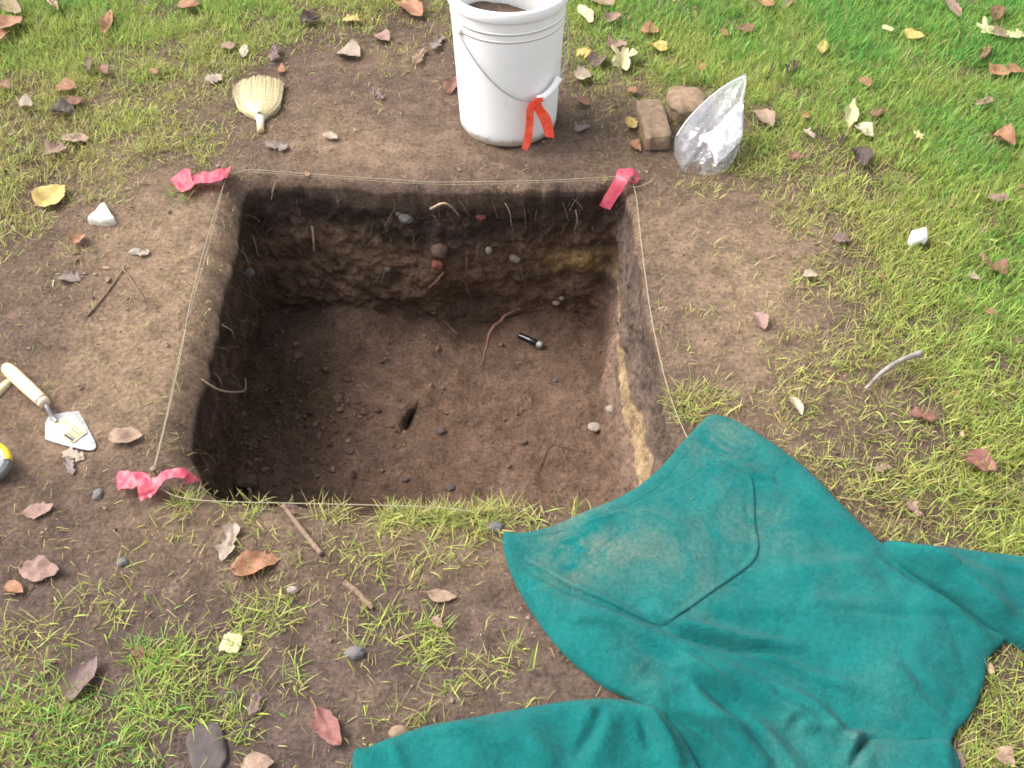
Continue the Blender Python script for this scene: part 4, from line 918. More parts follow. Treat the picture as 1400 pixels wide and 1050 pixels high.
# ------------------------------------------------------------------ plastic bag with white paper
m, nt, b, o = newmat('clear_plastic_film')
gl = nd(nt, 'ShaderNodeBsdfGlossy'); gl.inputs['Roughness'].default_value = 0.12; gl.inputs[0].default_value = (0.95, 0.96, 1.0, 1)
df = nd(nt, 'ShaderNodeBsdfTranslucent'); df.inputs[0].default_value = (0.85, 0.87, 0.92, 1)
tr = nd(nt, 'ShaderNodeBsdfTransparent'); tr.inputs[0].default_value = (0.97, 0.97, 0.98, 1)
tcb = nd(nt, 'ShaderNodeTexCoord'); mpb = nd(nt, 'ShaderNodeMapping'); mpb.inputs['Rotation'].default_value = (0.6, 0.5, 0.75); mpb.inputs['Scale'].default_value = (0.25, 1.6, 1.0); nt.links.new(tcb.outputs['Object'], mpb.inputs[0]); nb = noise(nt, 34, 3, 0.5, mpb.outputs[0], 0.8); bp = nd(nt, 'ShaderNodeBump'); bp.inputs['Strength'].default_value = 0.12; bp.inputs['Distance'].default_value = 0.006; nt.links.new(nb.outputs[0], bp.inputs['Height'])
nt.links.new(bp.outputs[0], gl.inputs['Normal'])
dd_ = nd(nt, 'ShaderNodeBsdfDiffuse'); dd_.inputs[0].default_value = (0.80, 0.82, 0.86, 1)
lw = nd(nt, 'ShaderNodeLayerWeight'); lw.inputs[0].default_value = 0.35; nt.links.new(bp.outputs[0], lw.inputs['Normal'])
rp = ramp(nt, lw.outputs['Facing'], [(0.0, g3(0.06)), (0.5, g3(0.12)), (0.8, g3(0.32)), (1.0, g3(0.75))])
s1 = nd(nt, 'ShaderNodeMixShader'); nt.links.new(rp.outputs[0], s1.inputs[0]); nt.links.new(tr.outputs[0], s1.inputs[1]); nt.links.new(gl.outputs[0], s1.inputs[2])
s2 = nd(nt, 'ShaderNodeMixShader'); s2.inputs[0].default_value = 0.09; nt.links.new(s1.outputs[0], s2.inputs[1]); nt.links.new(dd_.outputs[0], s2.inputs[2])
nt.links.new(s2.outputs[0], o.inputs[0]); M['film'] = m
BAGPX = [(922, 195), (924, 185), (938, 165), (956, 145), (978, 125), (1000, 110), (1014, 103), (1020, 101), (1020, 118), (1016, 145), (1017, 168), (1014, 190), (1010, 206), (1002, 222), (990, 235), (970, 239), (950, 237), (933, 234), (930, 228), (922, 212)]
bagO = catmull(np.array(BAGPX, float), 4, True)
def bag_pt(px, py, w, zadd=0.0):
    zl = 0.135 * np.clip((236 - py) / 133, 0, 1) ** 0.9 + 0.004
    return G(px, py, zl) + np.array([0, -0.55, 0.83]) * np.asarray(w)[..., None]
bgb = place(970, 232)
bag = thing('plastic_bag', bgb, 'clear plastic zip bag with white paper, slumped beside two brown stones', 'bag')
xs = np.arange(918, 1024, 2.2); ys = np.arange(98, 242, 2.2); X, Y = np.meshgrid(xs, ys); d, near = sdist(X, Y, bagO)
kp = d > -1.4; sn = kp & (d < 0.8); X = np.where(sn, near[..., 0], X); Y = np.where(sn, near[..., 1], Y); dd = np.where(sn, 0, np.maximum(d, 0))
for nm_, sg, seed in (('front_film', 1, 401), ('back_film', -0.45, 411)):
    prof_ = np.sqrt(np.clip(1 - (1 - np.clip(dd / 26, 0, 1)) ** 2, 0, 1))
    wr = fbm(np.stack([(X + 0.7 * Y) * 0.05, (Y - X) * 0.012, X * 0 + seed], -1), 4, seed) * 0.018 + 0.0015 * fbm(np.stack([X * 0.12, Y * 0.12, X * 0], -1), 3, seed + 2)
    wr = wr + 0.020 * (np.abs(fbm(np.stack([(X + Y) * 0.03, (Y - 0.5 * X) * 0.14, X * 0 + seed], -1), 2, seed + 5)) - 0.2) * sstep(170, 215, Y) - 0.010 * np.exp(-((X + 0.9 * (Y - 200) - 968) / 7) ** 2) * sstep(180, 200, Y)
    W = sg * (0.030 + 0.026 * sstep(140, 200, Y)) * prof_ + wr * np.clip(dd / 12, 0, 1)
    Pp = bag_pt(X, Y, W); Pp[..., 2] = np.maximum(Pp[..., 2], 0.003 if sg < 0 else 0.006)
    Fq = grid_faces(*X.shape); kf = kp.ravel(); Fq = Fq[kf[Fq].all(1)]; us = np.unique(Fq); ix = np.full(X.size, -1); ix[us] = np.arange(len(us))
    obj(nm_, Pp.reshape(-1, 3)[us], [ix[Fq]], M['film'], bag)
zl_ = catmull(np.array([bag_pt(np.array(p[0]), np.array(p[1]), np.array(0.012)) for p in [(924, 188), (939, 166), (957, 147), (979, 128), (1001, 114), (1017, 108)]]), 6)
V, F = tube(zl_, 0.0014, 6); obj('zip_seal', V, F, M['white_plastic'], bag)
paper = [(955, 187), (972, 180), (985, 168), (1000, 150), (1015, 140), (1015, 168), (1014, 188), (1004, 202), (990, 216), (978, 222), (973, 205), (966, 196)]
po = catmull(np.array(paper, float), 4, True); xs = np.arange(952, 1018, 1.3); ys = np.arange(138, 224, 1.3); X, Y = np.meshgrid(xs, ys); d, near = sdist(X, Y, po)
kp = d > -0.8; sn = kp & (d < 0.5); X = np.where(sn, near[..., 0], X); Y = np.where(sn, near[..., 1], Y); dd = np.maximum(d, 0)
rdg = np.abs(fbm(np.stack([X * 0.07, Y * 0.07, X * 0], -1), 3, 421)) * 0.045 + np.abs(fbm(np.stack([X * 0.2, Y * 0.2, X * 0], -1), 2, 423)) * 0.010
Pf = bag_pt(X, Y, 0.004 + rdg * np.clip(dd / 4, 0, 1)); Fq = grid_faces(*X.shape); kf = kp.ravel(); Fq = Fq[kf[Fq].all(1)]; us = np.unique(Fq); ix = np.full(X.size, -1); ix[us] = np.arange(len(us))
Pb = bag_pt(X, Y, -0.004 - 0.4 * rdg * np.clip(dd / 4, 0, 1)); Pb[..., 2] = np.maximum(Pb[..., 2], 0.008)
V = np.vstack([Pf.reshape(-1, 3)[us], Pb.reshape(-1, 3)[us]])
tag(obj('crumpled_paper', V, [ix[Fq], ix[Fq][:, ::-1] + len(us)], flat_mat('white_paper', (0.82, 0.82, 0.82), 0.8, 0.05, 80, 0.2), smooth=False), 'white crumpled paper seen inside the clear plastic bag', 'paper')

# ------------------------------------------------------------------ grass cover map
DEN = np.array([[9, 9, 9, 9, 8, 6, 5, 6, 8, 9, 9, 9, 9, 9, 9], [8, 7, 6, 4, 2, .6, 0, .6, 4, 7, 9, 9, 9, 9, 9], [6, 5, 5, 3, .2, .1, 0, 0, .3, 1.5, 5, 7, 8, 9, 9], [5, 2, .3, .2, 0, 0, 0, 0, 0, .5, 1, 4, 7, 9, 9],
    [2, .5, .3, .3, 0, 0, 0, 0, 0, .3, .4, 1.5, 6, 8, 9], [.4, .3, .3, .2, 0, 0, 0, 0, 0, 1, 1.5, 3, 5, 7, 8], [.2, .2, .3, .2, 0, 0, 0, 0, 0, 2.5, 2, 3, 4, 6, 7], [.35, .3, .45, .9, .8, 1.8, 2.2, 2, 1, 1, 2, 3, 4.5, 6, 8],
    [.9, .7, .6, 1.1, 1.0, 1.2, 1.5, .8, 0, 0, 0, 0, 6, 7, 8], [1.1, 1.4, 1.7, 1.7, .8, .8, 1.0, .8, 0, 0, 0, 0, 0, 6, 7], [4, 4.5, 3.5, 2, .8, .7, .6, .5, 0, 0, 0, 0, 0, 5, 6]], float)
GRN = np.array([[8, 8, 7, 6, 6, 5, 5, 6, 8, 9, 9, 9, 9, 9, 9], [5, 3, 3, 2, 3, 3, 3, 4, 5, 5, 6, 7, 8, 8, 9], [3, 2, 2, 2, 1, 1, 1, 1, 2, 3, 4, 4.5, 6, 7.5, 8], [2, 1, 1, 1, 1, 1, 1, 1, 1, 1, 1.5, 2.5, 4, 6, 7],
    [1, 1, 1, 1, 1, 1, 1, 1, 1, 1, 1, 1.5, 3.5, 5.5, 7], [1, 1, 1, 1, 1, 1, 1, 1, 1, 2, 1, 2, 3, 4.5, 5.5], [1, 1, 1, 1, 1, 1, 1, 1, 1, 2, 1, 2, 2, 3.5, 4.5], [2, 2, 2, 2, 2, 2.5, 2.5, 2, 2, 1, 2, 2, 2.5, 3, 4],
    [2, 2, 2.5, 3, 3, 3, 3.5, 3, 3, 3, 3, 3, 2.5, 3, 3], [3, 4, 5, 5, 4, 4, 4, 3, 3, 3, 3, 3, 3, 3, 3], [6, 7, 7, 6, 5, 4, 4, 4, 3, 3, 3, 3, 3, 3, 4]], float)
def gmap(MAP, px, py):
    x = np.clip(px / 100, 0, 13.999); y = np.clip(py / 100, 0, 9.999); i = x.astype(int); j = y.astype(int); fx = x - i; fy = y - j
    return (MAP[j, i] * (1 - fx) + MAP[j, i + 1] * fx) * (1 - fy) + (MAP[j + 1, i] * (1 - fx) + MAP[j + 1, i + 1] * fx) * fy
KEEP_OUT = [(BC[0], BC[1], 0.128)]
for (px, py, r) in [(357, 150, .02), (892, 180, .03), (937, 152, .04), (965, 190, .05), (95, 588, .05), (138, 291, .03), (284, 1024, .035), (970, 215, .06), (1000, 170, .05)]:
    p = G(px, py); KEEP_OUT.append((p[0], p[1], r))
KEEP_BROOM = G(*np.array([(318, 112), (352, 95), (392, 106), (378, 148), (360, 178), (352, 178)], float).T)
def allowed(x, y, margin=0.0):
    ok = ~inpoly(x, y, RIM2)
    for o_ in JO: ok &= ~inpoly(x, y, o_)
    ok &= ~inpoly(x, y, KEEP_BROOM)
    for (a, b, r) in KEEP_OUT: ok &= (x - a) ** 2 + (y - b) ** 2 > r * r
    return ok

# ------------------------------------------------------------------ fallen leaves
LEAF_GROUP = 'fallen leaves scattered on the ground'
def wprof(kind, u):
    if kind == 'oval': return np.sin(np.pi * np.clip(u, 0, 1) ** 0.85) ** 0.8
    if kind == 'point': return (np.clip(u, 0, 1) ** 0.6 * np.clip(1 - u, 0, 1) ** 0.85) * 1.95
    if kind == 'round': return np.sin(np.pi * u) ** 0.5
    if kind == 'square': return np.clip(np.minimum(u, 1 - u) * 30, 0, 1) ** 0.6
    if kind == 'torn': return np.sin(np.pi * u) ** 0.6 * (0.75 + 0.4 * np.sin(u * 17) * np.cos(u * 7 + 1))
    return np.sin(np.pi * u) ** 0.7
def leaf(px, py, L, ang, wr, colk, kind, label, lift=None, curl=None):
    L0 = L; L = L * 0.9
    a = math.radians(ang); dx, dy = math.cos(a) * L / 2, -math.sin(a) * L / 2
    z0 = hit(px, py)[0][2]
    dens = float(gmap(DEN, np.array(float(px)), np.array(float(py))))
    if lift is None: lift = 0.004 + 0.0017 * min(dens, 9)
    p0 = G(px - dx, py - dy, z0 + lift); p1 = G(px + dx, py + dy, z0 + lift); e = p1 - p0; Lm = np.linalg.norm(e); ex = e / Lm; ey = np.array([-ex[1], ex[0], 0])
    # true width so that the apparent aspect is kept
    wr = min(wr * 1.3, 0.95)
    q = G(px - dy * wr, py + dx * wr, z0 + lift) - G(px + dy * wr, py - dx * wr, z0 + lift); Wm = abs(q @ ey) / 2
    sd_ = int(px * 7 + py * 13); r = np.random.default_rng(sd_)
    cu = r.uniform(-0.15, 0.75) if curl is None else curl; bd = r.uniform(-0.12, 0.28); tw = r.uniform(-0.25, 0.25)
    if kind == 'star':
        na, nrad = 60, 8; th = np.linspace(0, 2 * np.pi, na, endpoint=False); lob = 0.42 + 0.58 * np.abs(np.cos(th * 2.5)) ** 1.3
        back = 1 - 0.25 * np.exp(-((np.abs(th - np.pi)) / 0.5) ** 2); rad = lob * back
        rr_ = np.linspace(0, 1, nrad)[:, None]; u = 0.5 + 0.5 * rr_ * rad * np.cos(th); v = rr_ * rad * np.sin(th); vein = np.abs(np.sin(th * 2.5)) * rr_ + 0 * u
        F = [grid_faces(nrad, na, True)]
    else:
        nu, nv = 21, 9; uu = np.linspace(0.0, 1, nu)[:, None]; vv = np.linspace(-1, 1, nv)[None, :]; w = wprof(kind, uu)
        edge = 1 + (0.20 if kind in ('oval', 'point') else 0.30) * fbm(P3(uu * 9, vv * 2, sd_ % 97), 3, sd_ % 1000) * np.abs(vv)
        v = vv * w * edge; u = uu + 0.05 * fbm(P3(vv * 2, uu * 3, 3.3), 2, sd_ % 777) ; vein = np.abs(np.broadcast_to(vv, v.shape)) * 0.8 + 0.2 * np.abs(np.sin(uu * 26 + np.abs(vv) * 5)); F = [grid_faces(nu, nv)]
    Zl = cu * Wm * (np.abs(v) ** 1.6) + bd * Lm * (u - 0.5) ** 2 + tw * Wm * v * (u - 0.5) + 0.11 * Lm * fbm(P3(u * 3, v * 2, sd_ % 13), 3, sd_ % 555)
    Zl = Zl - Zl.min() * 0.6
    mid = (p0 + p1) / 2
    V = mid + (u[..., None] - 0.5) * Lm * ex + (v * Wm)[..., None] * ey + np.stack([0 * Zl, 0 * Zl, Zl], -1)
    V = V.reshape(-1, 3)
    base = obj('leaf', V, F, M['leaf_' + colk], cols=dict(vein=np.clip(vein, 0, 1).ravel()), origin=np.array([mid[0], mid[1], z0]))
    tag(base, label, 'leaf', LEAF_GROUP)
    if L > 34 and kind in ('oval', 'point', 'star', 'round'):
        s0 = V.reshape(u.shape + (3,))[0, u.shape[1] // 2] if kind != 'star' else p0 + ex * Lm * 0.3
        c = catmull(np.array([s0 + ex * 0.004 + [0, 0, .001], s0 - ex * Lm * 0.12 + ey * Lm * 0.02, s0 - ex * Lm * 0.25 + ey * Lm * r.uniform(-.1, .1) + [0, 0, .002]]), 5)
        Vs, Fs = tube(c, 0.0008, 5); obj('stem', Vs, Fs, M['stem'], base)
    return base
LEAVES = [
(13, 12, 46, -30, .3, 'tan', 'oval', 'long tan leaf in the grass at the top left photo corner'), (14, 33, 40, 25, .5, 'orange', 'oval', 'orange tan leaf below the long tan leaf at the top left corner'), (4, 48, 24, 40, .5, 'orange', 'oval', 'small bright orange leaf cut by the left edge near the top'),
(73, 7, 34, -55, .25, 'tan', 'oval', 'narrow tan leaf standing in green grass near the top left'), (147, 30, 38, 75, .38, 'orange', 'oval', 'upright orange brown leaf in yellow green grass at top left'), (257, 6, 36, 0, .5, 'orange', 'point', 'reddish orange leaf at the top edge left of the bucket'),
(91, 120, 32, 0, .42, 'orange', 'oval', 'flat orange brown leaf above the rusty pair at left'), (101, 138, 24, 30, .6, 'rust', 'oval', 'rusty leaf touching a dark leaf in the left grass'), (35, 143, 22, 10, .6, 'beige', 'round', 'pale brown leaf left of the rusty pair'), (86, 153, 36, -5, .42, 'dark', 'oval', 'dark purple brown leaf under the rusty leaf at left'),
(104, 190, 42, -5, .3, 'tan', 'oval', 'long tan leaf above the pinkish pale one at left'), (76, 206, 36, 15, .42, 'pink', 'torn', 'pinkish pale leaf in left grass above the yellow leaf'), (70, 270, 54, 32, .45, 'yellow', 'oval', 'large yellow leaf in dry grass left of the white triangular stone'), (107, 328, 20, 50, .75, 'orange', 'round', 'small orange leaf below the white triangular stone'),
(312, 62, 20, 20, .5, 'pink', 'oval', 'pinkish brown leaf left of the cream leaf above the broom'), (334, 70, 18, 75, .6, 'cream', 'oval', 'little cream leaf above the whisk broom'), (292, 107, 26, 15, .5, 'beige', 'torn', 'beige leaf just left of the broom bristles'), (376, 74, 26, 70, .5, 'mauve', 'torn', 'brown folded leaf above the right side of the broom'),
(384, 97, 12, 0, .7, 'orange', 'round', 'tiny orange leaf touching the broom bristle tips'), (378, 199, 38, -14, .35, 'grey', 'torn', 'grey curled leaf just below the broom handle'), (452, 187, 24, -18, .36, 'beige', 'oval', 'small beige leaf alone on soil between broom and bucket'), (141, 97, 20, -40, .5, 'rust', 'oval', 'small rust leaf above the orange brown one at left'),
(6, 118, 20, -20, .5, 'rust', 'oval', 'rust leaf cut by the left edge level with the broom'), (211, 97, 12, 20, .6, 'orange', 'round', 'tiny orange leaf in yellow grass left of the broom'), (196, 346, 20, 10, .45, 'beige', 'torn', 'beige leaf scrap on bare soil left of the pit string'), (121, 90, 22, 70, .55, 'mauve', 'torn', 'dull brown leaf in grass above the flat orange leaf'),
(425, 28, 30, 15, .4, 'dark', 'oval', 'dark brown leaf in grass left of the bucket near the top'), (561, 14, 44, -38, .45, 'orange', 'oval', 'large orange tan leaf left of the bucket rim at the top'), (480, 27, 26, 0, .4, 'yellow', 'torn', 'mustard leaf buried in grass left of the large orange leaf'), (522, 52, 24, -20, .6, 'pink', 'oval', 'dusty rose leaf below the mustard leaf'),
(478, 73, 34, -12, .55, 'beige', 'oval', 'big beige leaf on the soil edge left of the bucket'), (574, 78, 28, 60, .4, 'tan', 'torn', 'curled tan leaf beside the left side of the bucket'), (598, 60, 26, 60, .5, 'grey', 'torn', 'grey brown leaf close to the upper left of the bucket'), (517, 130, 22, -45, .4, 'mauve', 'torn', 'dull mauve leaf on soil left of the bucket'),
(618, 116, 30, 60, .5, 'rust', 'oval', 'rust leaf tucked against the left side of the bucket'), (801, 20, 32, -52, .42, 'pale', 'oval', 'pale yellow curled leaf right of the bucket rim'), (800, 72, 24, -20, .6, 'yellow', 'torn', 'torn yellow orange leaf right of the bucket'), (816, 84, 24, 50, .8, 'mauve', 'round', 'round dusty brown leaf beside the pale star leaf'),
(797, 104, 26, 5, .55, 'beige', 'round', 'pale tan round leaf right of the bucket side'), (851, 84, 44, 75, .9, 'pale', 'star', 'pale yellow star shaped leaf right of the bucket'), (901, 65, 24, -30, .5, 'yellow', 'oval', 'yellow leaf upper right of the star shaped leaf'), (888, 42, 28, -8, .45, 'orange', 'oval', 'orange tan leaf above the yellow one right of the bucket'),
(843, 62, 30, 10, .5, 'pink', 'torn', 'pinkish leaf touching the top of the star shaped leaf'), (838, 26, 22, 40, .6, 'pink', 'oval', 'pinkish brown leaf in green grass right of the bucket rim'), (824, 4, 34, -20, .5, 'tan', 'oval', 'tan leaf cut by the top edge right of the bucket'), (864, 124, 14, -20, .6, 'orange', 'round', 'tiny orange leaf above the rectangular stone'),
(796, 141, 24, -15, .4, 'rust', 'oval', 'rust leaf on soil right of the bucket grip'), (863, 170, 20, -70, .65, 'yellow', 'round', 'small yellow leaf just left of the rectangular stone'), (868, 200, 22, -38, .48, 'orange', 'oval', 'orange tan leaf at the foot of the rectangular stone'), (796, 176, 24, 20, .5, 'grey', 'torn', 'dusty leaf on soil right of the bucket base'),
(1046, 5, 28, -40, .45, 'orange', 'oval', 'orange yellow leaf at the top edge above the bag'), (1019, 40, 18, -30, .75, 'rust', 'round', 'round rust leaf in grass above the plastic bag'), (990, 44, 12, 0, .6, 'orange', 'round', 'tiny orange leaf left of the round rust leaf'), (1125, 65, 20, 75, .65, 'yellow', 'oval', 'yellow orange leaf between bag and bright yellow leaf'),
(1249, 49, 22, 20, .85, 'yellow', 'round', 'bright yellow round leaf in green grass at upper right'), (1214, 39, 18, -25, .4, 'pale', 'oval', 'narrow pale yellow leaf left of the bright yellow round one'), (1303, 13, 34, -50, .5, 'pink', 'point', 'pinkish brown leaf near the top edge at right'), (1361, 20, 28, 75, .6, 'rust', 'oval', 'rust leaf above the yellow star leaf at top right'),
(1348, 40, 28, 0, .7, 'pale', 'star', 'small pale yellow star leaf at top right'), (1368, 46, 22, 0, .6, 'pink', 'round', 'pinkish leaf right of the small star leaf at top right'), (1388, 49, 26, 10, .5, 'pale', 'torn', 'pale yellow torn leaf cut by the right edge near the top'), (1346, 72, 28, 65, .4, 'rust', 'oval', 'maroon upright leaf below the small star leaf'),
(1366, 97, 26, 15, .65, 'orange', 'round', 'salmon leaf at right below the maroon upright leaf'), (1389, 96, 26, 0, .45, 'orange', 'oval', 'orange leaf cut by the right edge beside the salmon leaf'), (1345, 141, 26, 20, .45, 'tan', 'torn', 'curled tan leaf in green grass near the right edge'), (1372, 191, 38, -20, .45, 'orange', 'oval', 'orange pink leaf lying in grass near the right edge'),
(1256, 185, 16, 0, .75, 'pale', 'star', 'tiny pale yellow leaf right of the curled cream leaf'), (1163, 160, 40, 80, .42, 'pale', 'oval', 'curled cream yellow leaf standing in grass right of the bag'), (1181, 180, 34, -38, .4, 'cream', 'oval', 'cream leaf joined to the foot of the curled cream yellow leaf'), (1176, 216, 30, -65, .7, 'dark', 'oval', 'dark brown leaf below the curled cream leaves'),
(1088, 213, 24, -20, .6, 'rust', 'torn', 'rust brown leaf in thin grass right of the bag'), (1044, 163, 36, -38, .5, 'tan', 'oval', 'tan leaf close to the right side of the bag'), (1101, 158, 12, 0, .7, 'orange', 'round', 'tiny orange leaf between the bag and the cream leaves'), (1183, 111, 26, -5, .35, 'orange', 'oval', 'orange leaf half buried in grass above the cream leaves'),
(1084, 92, 26, 40, .45, 'dark', 'torn', 'dark torn leaf in grass right of the bag tip'), (1366, 270, 32, 5, .4, 'pink', 'torn', 'pink leaf sunk in grass near the right edge'), (1199, 154, 24, 30, .5, 'rust', 'torn', 'rust leaf right of the curled cream yellow leaf'), (960, 91, 14, 0, .6, 'orange', 'round', 'tiny orange leaf above the rounded stone behind the bag'),
(1105, 183, 22, -40, .4, 'beige', 'torn', 'pale beige leaf scrap between bag and cream leaves'), (1150, 326, 28, -15, .4, 'mauve', 'oval', 'dark rust leaf at the grass edge right of the pit'), (1078, 5, 16, 60, .5, 'tan', 'oval', 'little tan leaf at the top edge above the bag tip'),
(1108, 377, 22, 8, .45, 'cream', 'oval', 'small cream leaf on soil right of the pit'), (1039, 440, 30, -62, .55, 'pink', 'oval', 'dusty pink leaf alone on soil right of the pit'), (1089, 555, 32, -60, .5, 'cream', 'point', 'cream pointed leaf on soil above the sweatshirt'), (1345, 357, 26, -50, .4, 'rust', 'oval', 'rust leaf left of another rust leaf in right grass'),
(1365, 370, 26, -20, .6, 'rust', 'round', 'rounder rust leaf of the pair in the right grass'), (1332, 378, 20, -20, .45, 'beige', 'torn', 'pale leaf scrap beside the rust pair at right'), (1353, 427, 14, 20, .6, 'orange', 'round', 'tiny orange leaf below the rust pair at right'), (1261, 569, 46, -12, .3, 'rust', 'torn', 'long rust leaf sunk in grass below the grey stick'),
(1340, 634, 54, -22, .42, 'red', 'oval', 'reddish leaf in the grass right of the sweatshirt'), (1206, 640, 24, 20, .5, 'tan', 'torn', 'dusty tan leaf scrap upper right of the sweatshirt'), (1249, 696, 30, -55, .45, 'pink', 'torn', 'dusty pink torn leaf above the right sleeve'),
(53, 698, 50, 15, .45, 'pink', 'point', 'pinkish rust leaf below the front left string'), (55, 780, 62, -4, .45, 'pink', 'oval', 'large dusty rose leaf on mud at lower left'), (20, 805, 30, -25, .75, 'orange', 'point', 'orange leaf touching the dusty rose leaf at lower left'), (112, 928, 78, 55, .5, 'mauve', 'point', 'large mauve brown leaf in green grass at lower left'),
(190, 893, 26, -50, .55, 'rust', 'oval', 'small rust leaf right of the large mauve leaf'), (350, 773, 74, 14, .5, 'orange', 'point', 'torn orange brown leaf in front of the pit'), (313, 742, 60, 70, .42, 'beige', 'torn', 'shredded pale leaf beside the torn orange brown leaf'), (316, 881, 32, -8, .68, 'pale', 'square', 'square pale yellow leaf piece at lower left'),
(349, 963, 40, 70, .4, 'mauve', 'torn', 'dusty mauve torn leaf in grass left of the pinkish red leaf'), (449, 997, 70, -58, .55, 'red', 'point', 'large pinkish red leaf near the bottom left of the sleeve'), (352, 1044, 50, 5, .5, 'tan', 'oval', 'brown pink leaf cut by the bottom edge'), (605, 815, 44, -8, .48, 'tan', 'point', 'flat tan leaf on mud left of the sweatshirt'),
(598, 852, 24, -45, .4, 'pink', 'oval', 'small pink curled leaf below the flat tan leaf'), (172, 598, 52, 3, .48, 'tan', 'point', 'pinkish tan leaf on soil right of the trowel blade'), (100, 622, 36, -18, .45, 'beige', 'torn', 'torn tan leaf just below the trowel blade'), (96, 638, 28, -75, .5, 'grey', 'torn', 'small grey torn leaf hanging under the torn tan leaf'),
(94, 382, 36, -5, .4, 'grey', 'torn', 'crumbling grey pink leaf on soil left of the crossed twigs'), (1374, 1036, 40, -40, .5, 'tan', 'oval', 'pale tan leaf at the bottom right corner'), (1306, 1040, 36, -35, .5, 'mauve', 'oval', 'maroon leaf under the right edge of the sweatshirt'), (1150, 190, 18, 60, .5, 'dark', 'torn', 'dark leaf scrap left of the joined cream leaf'),
(487, 893, 0, 0, 0, None, None, None)]
for l in LEAVES:
    if l[5]: leaf(*l)

# ------------------------------------------------------------------ grass blades, straw, crumbs
def blades(x, y, z, green, length, width, lean, cmul=None):
    n = len(x); az = rng.uniform(0, 2 * np.pi, n); hx, hy = np.cos(az), np.sin(az); sx, sy = -hy, hx
    bend = rng.gamma(2.0, 0.22, n); a0_ = lean; cross = rng.normal(0, 0.14, n)
    pts = [np.zeros((n, 3))]; cur = np.zeros((n, 3)); k = 4
    for i in range(k):
        a_ = np.clip(a0_ + bend * (i + 0.5) / k, 0, 1.85)
        st_ = length / k; cur = cur + np.stack([(np.sin(a_) * hx + cross * sx * (i / k)) * st_, (np.sin(a_) * hy + cross * sy * (i / k)) * st_, np.cos(a_) * st_], -1); pts.append(cur.copy())
    base = np.stack([x, y, z - 0.003], -1); side_ = np.stack([sx, sy, rng.normal(0, .3, n)], -1)
    rows = []
    for i, wv in enumerate((0.8, 1.0, 0.9, 0.6)):
        c_ = base + pts[i]; c_[:, 2] = np.maximum(c_[:, 2], z - 0.003 + 0.003 * i); o_ = side_ * (width * wv * 0.5)[:, None]; rows += [c_ - o_, c_ + o_]
    tipv = base + pts[4]; tipv[:, 2] = np.maximum(tipv[:, 2], z + 0.002); rows.append(tipv)
    V = np.stack(rows, 1)                                      # n,9,3
    bi = (np.arange(n) * 9)[:, None]
    q = np.concatenate([bi + np.array([[2 * i, 2 * i + 1, 2 * i + 3, 2 * i + 2]]) for i in range(3)], 0); t_ = bi + np.array([[6, 7, 8]])
    GR = np.array([0.120, 0.330, 0.060]); YG = np.array([0.350, 0.400, 0.088]); STR = np.array([0.44, 0.36, 0.17])
    g_ = np.clip(green / 10 + rng.normal(0, 0.16, n), 0, 1)
    c_ = np.where(g_[:, None] > 0.5, YG + (GR - YG) * ((g_[:, None] - 0.5) * 2), STR * 0.9 + (YG - STR * 0.9) * np.clip(g_[:, None] * 2.3 + 0.12, 0, 1))
    c_ = c_ * rng.uniform(0.55, 1.35, (n, 1)) * (1 + rng.normal(0, 0.07, (n, 3))); dead = rng.random(n) < np.clip(0.16 - 0.012 * green, 0.03, 1); c_[dead] = STR * rng.uniform(0.6, 1.1, (dead.sum(), 1))
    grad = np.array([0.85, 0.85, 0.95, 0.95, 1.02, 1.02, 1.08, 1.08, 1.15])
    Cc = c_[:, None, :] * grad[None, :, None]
    return V.reshape(-1, 3), [q, t_], Cc.reshape(-1, 3)
NB = 980000
x = rng.uniform(-2.3, 2.3, NB); y = rng.uniform(0.35, 3.7, NB)
px, py = proj(P3(x, y, 0)); vis = (px > -220) & (px < 1620) & (py > -120) & (py < 1200)
x, y, px, py = x[vis], y[vis], px[vis], py[vis]
wx = px + 26 * fbm(P3(x * 5, y * 5), 3, 501); wy = py + 26 * fbm(P3(x * 5, y * 5, 3.0), 3, 503)
dn = gmap(DEN, wx, wy); gr = gmap(GRN, wx, wy)
cl = fbm(P3(x * 9, y * 9), 4, 511); cl2 = fbm(P3(x * 28, y * 28), 3, 513)
thr = np.clip(dn / 9, 0, 1)
prob = np.clip(thr ** 1.25 * (0.35 + 0.9 * sstep(0.28 - 0.75 * thr, 0.55 - 0.75 * thr, cl) + 0.8 * thr * cl2), 0.0, 1) * sstep(0.0, 0.02, thr)
prob = prob * np.where(thr < 0.3, 0.08 + 1.0 * sstep(0.0, 0.35, cl + 0.5 * cl2), 1)
ok = (rng.random(len(x)) < prob) & allowed(x, y)
x, y, gr, th_ = x[ok], y[ok], gr[ok], thr[ok]
gr = np.clip(gr + 2.2 * fbm(P3(x * 6, y * 6), 3, 521), 0, 10)
ln = rng.uniform(0.010, 0.046, len(x)) * (0.75 + 0.5 * th_) ; wd = 0.0007 + rng.gamma(2.5, 0.00036, len(x)); le = np.clip(rng.normal(0.95 - 0.3 * th_, 0.35, len(x)), 0.1, 1.5)
print('blades', len(x))
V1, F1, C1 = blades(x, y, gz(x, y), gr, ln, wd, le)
lush = [(V1, F1)]; lc = [C1]
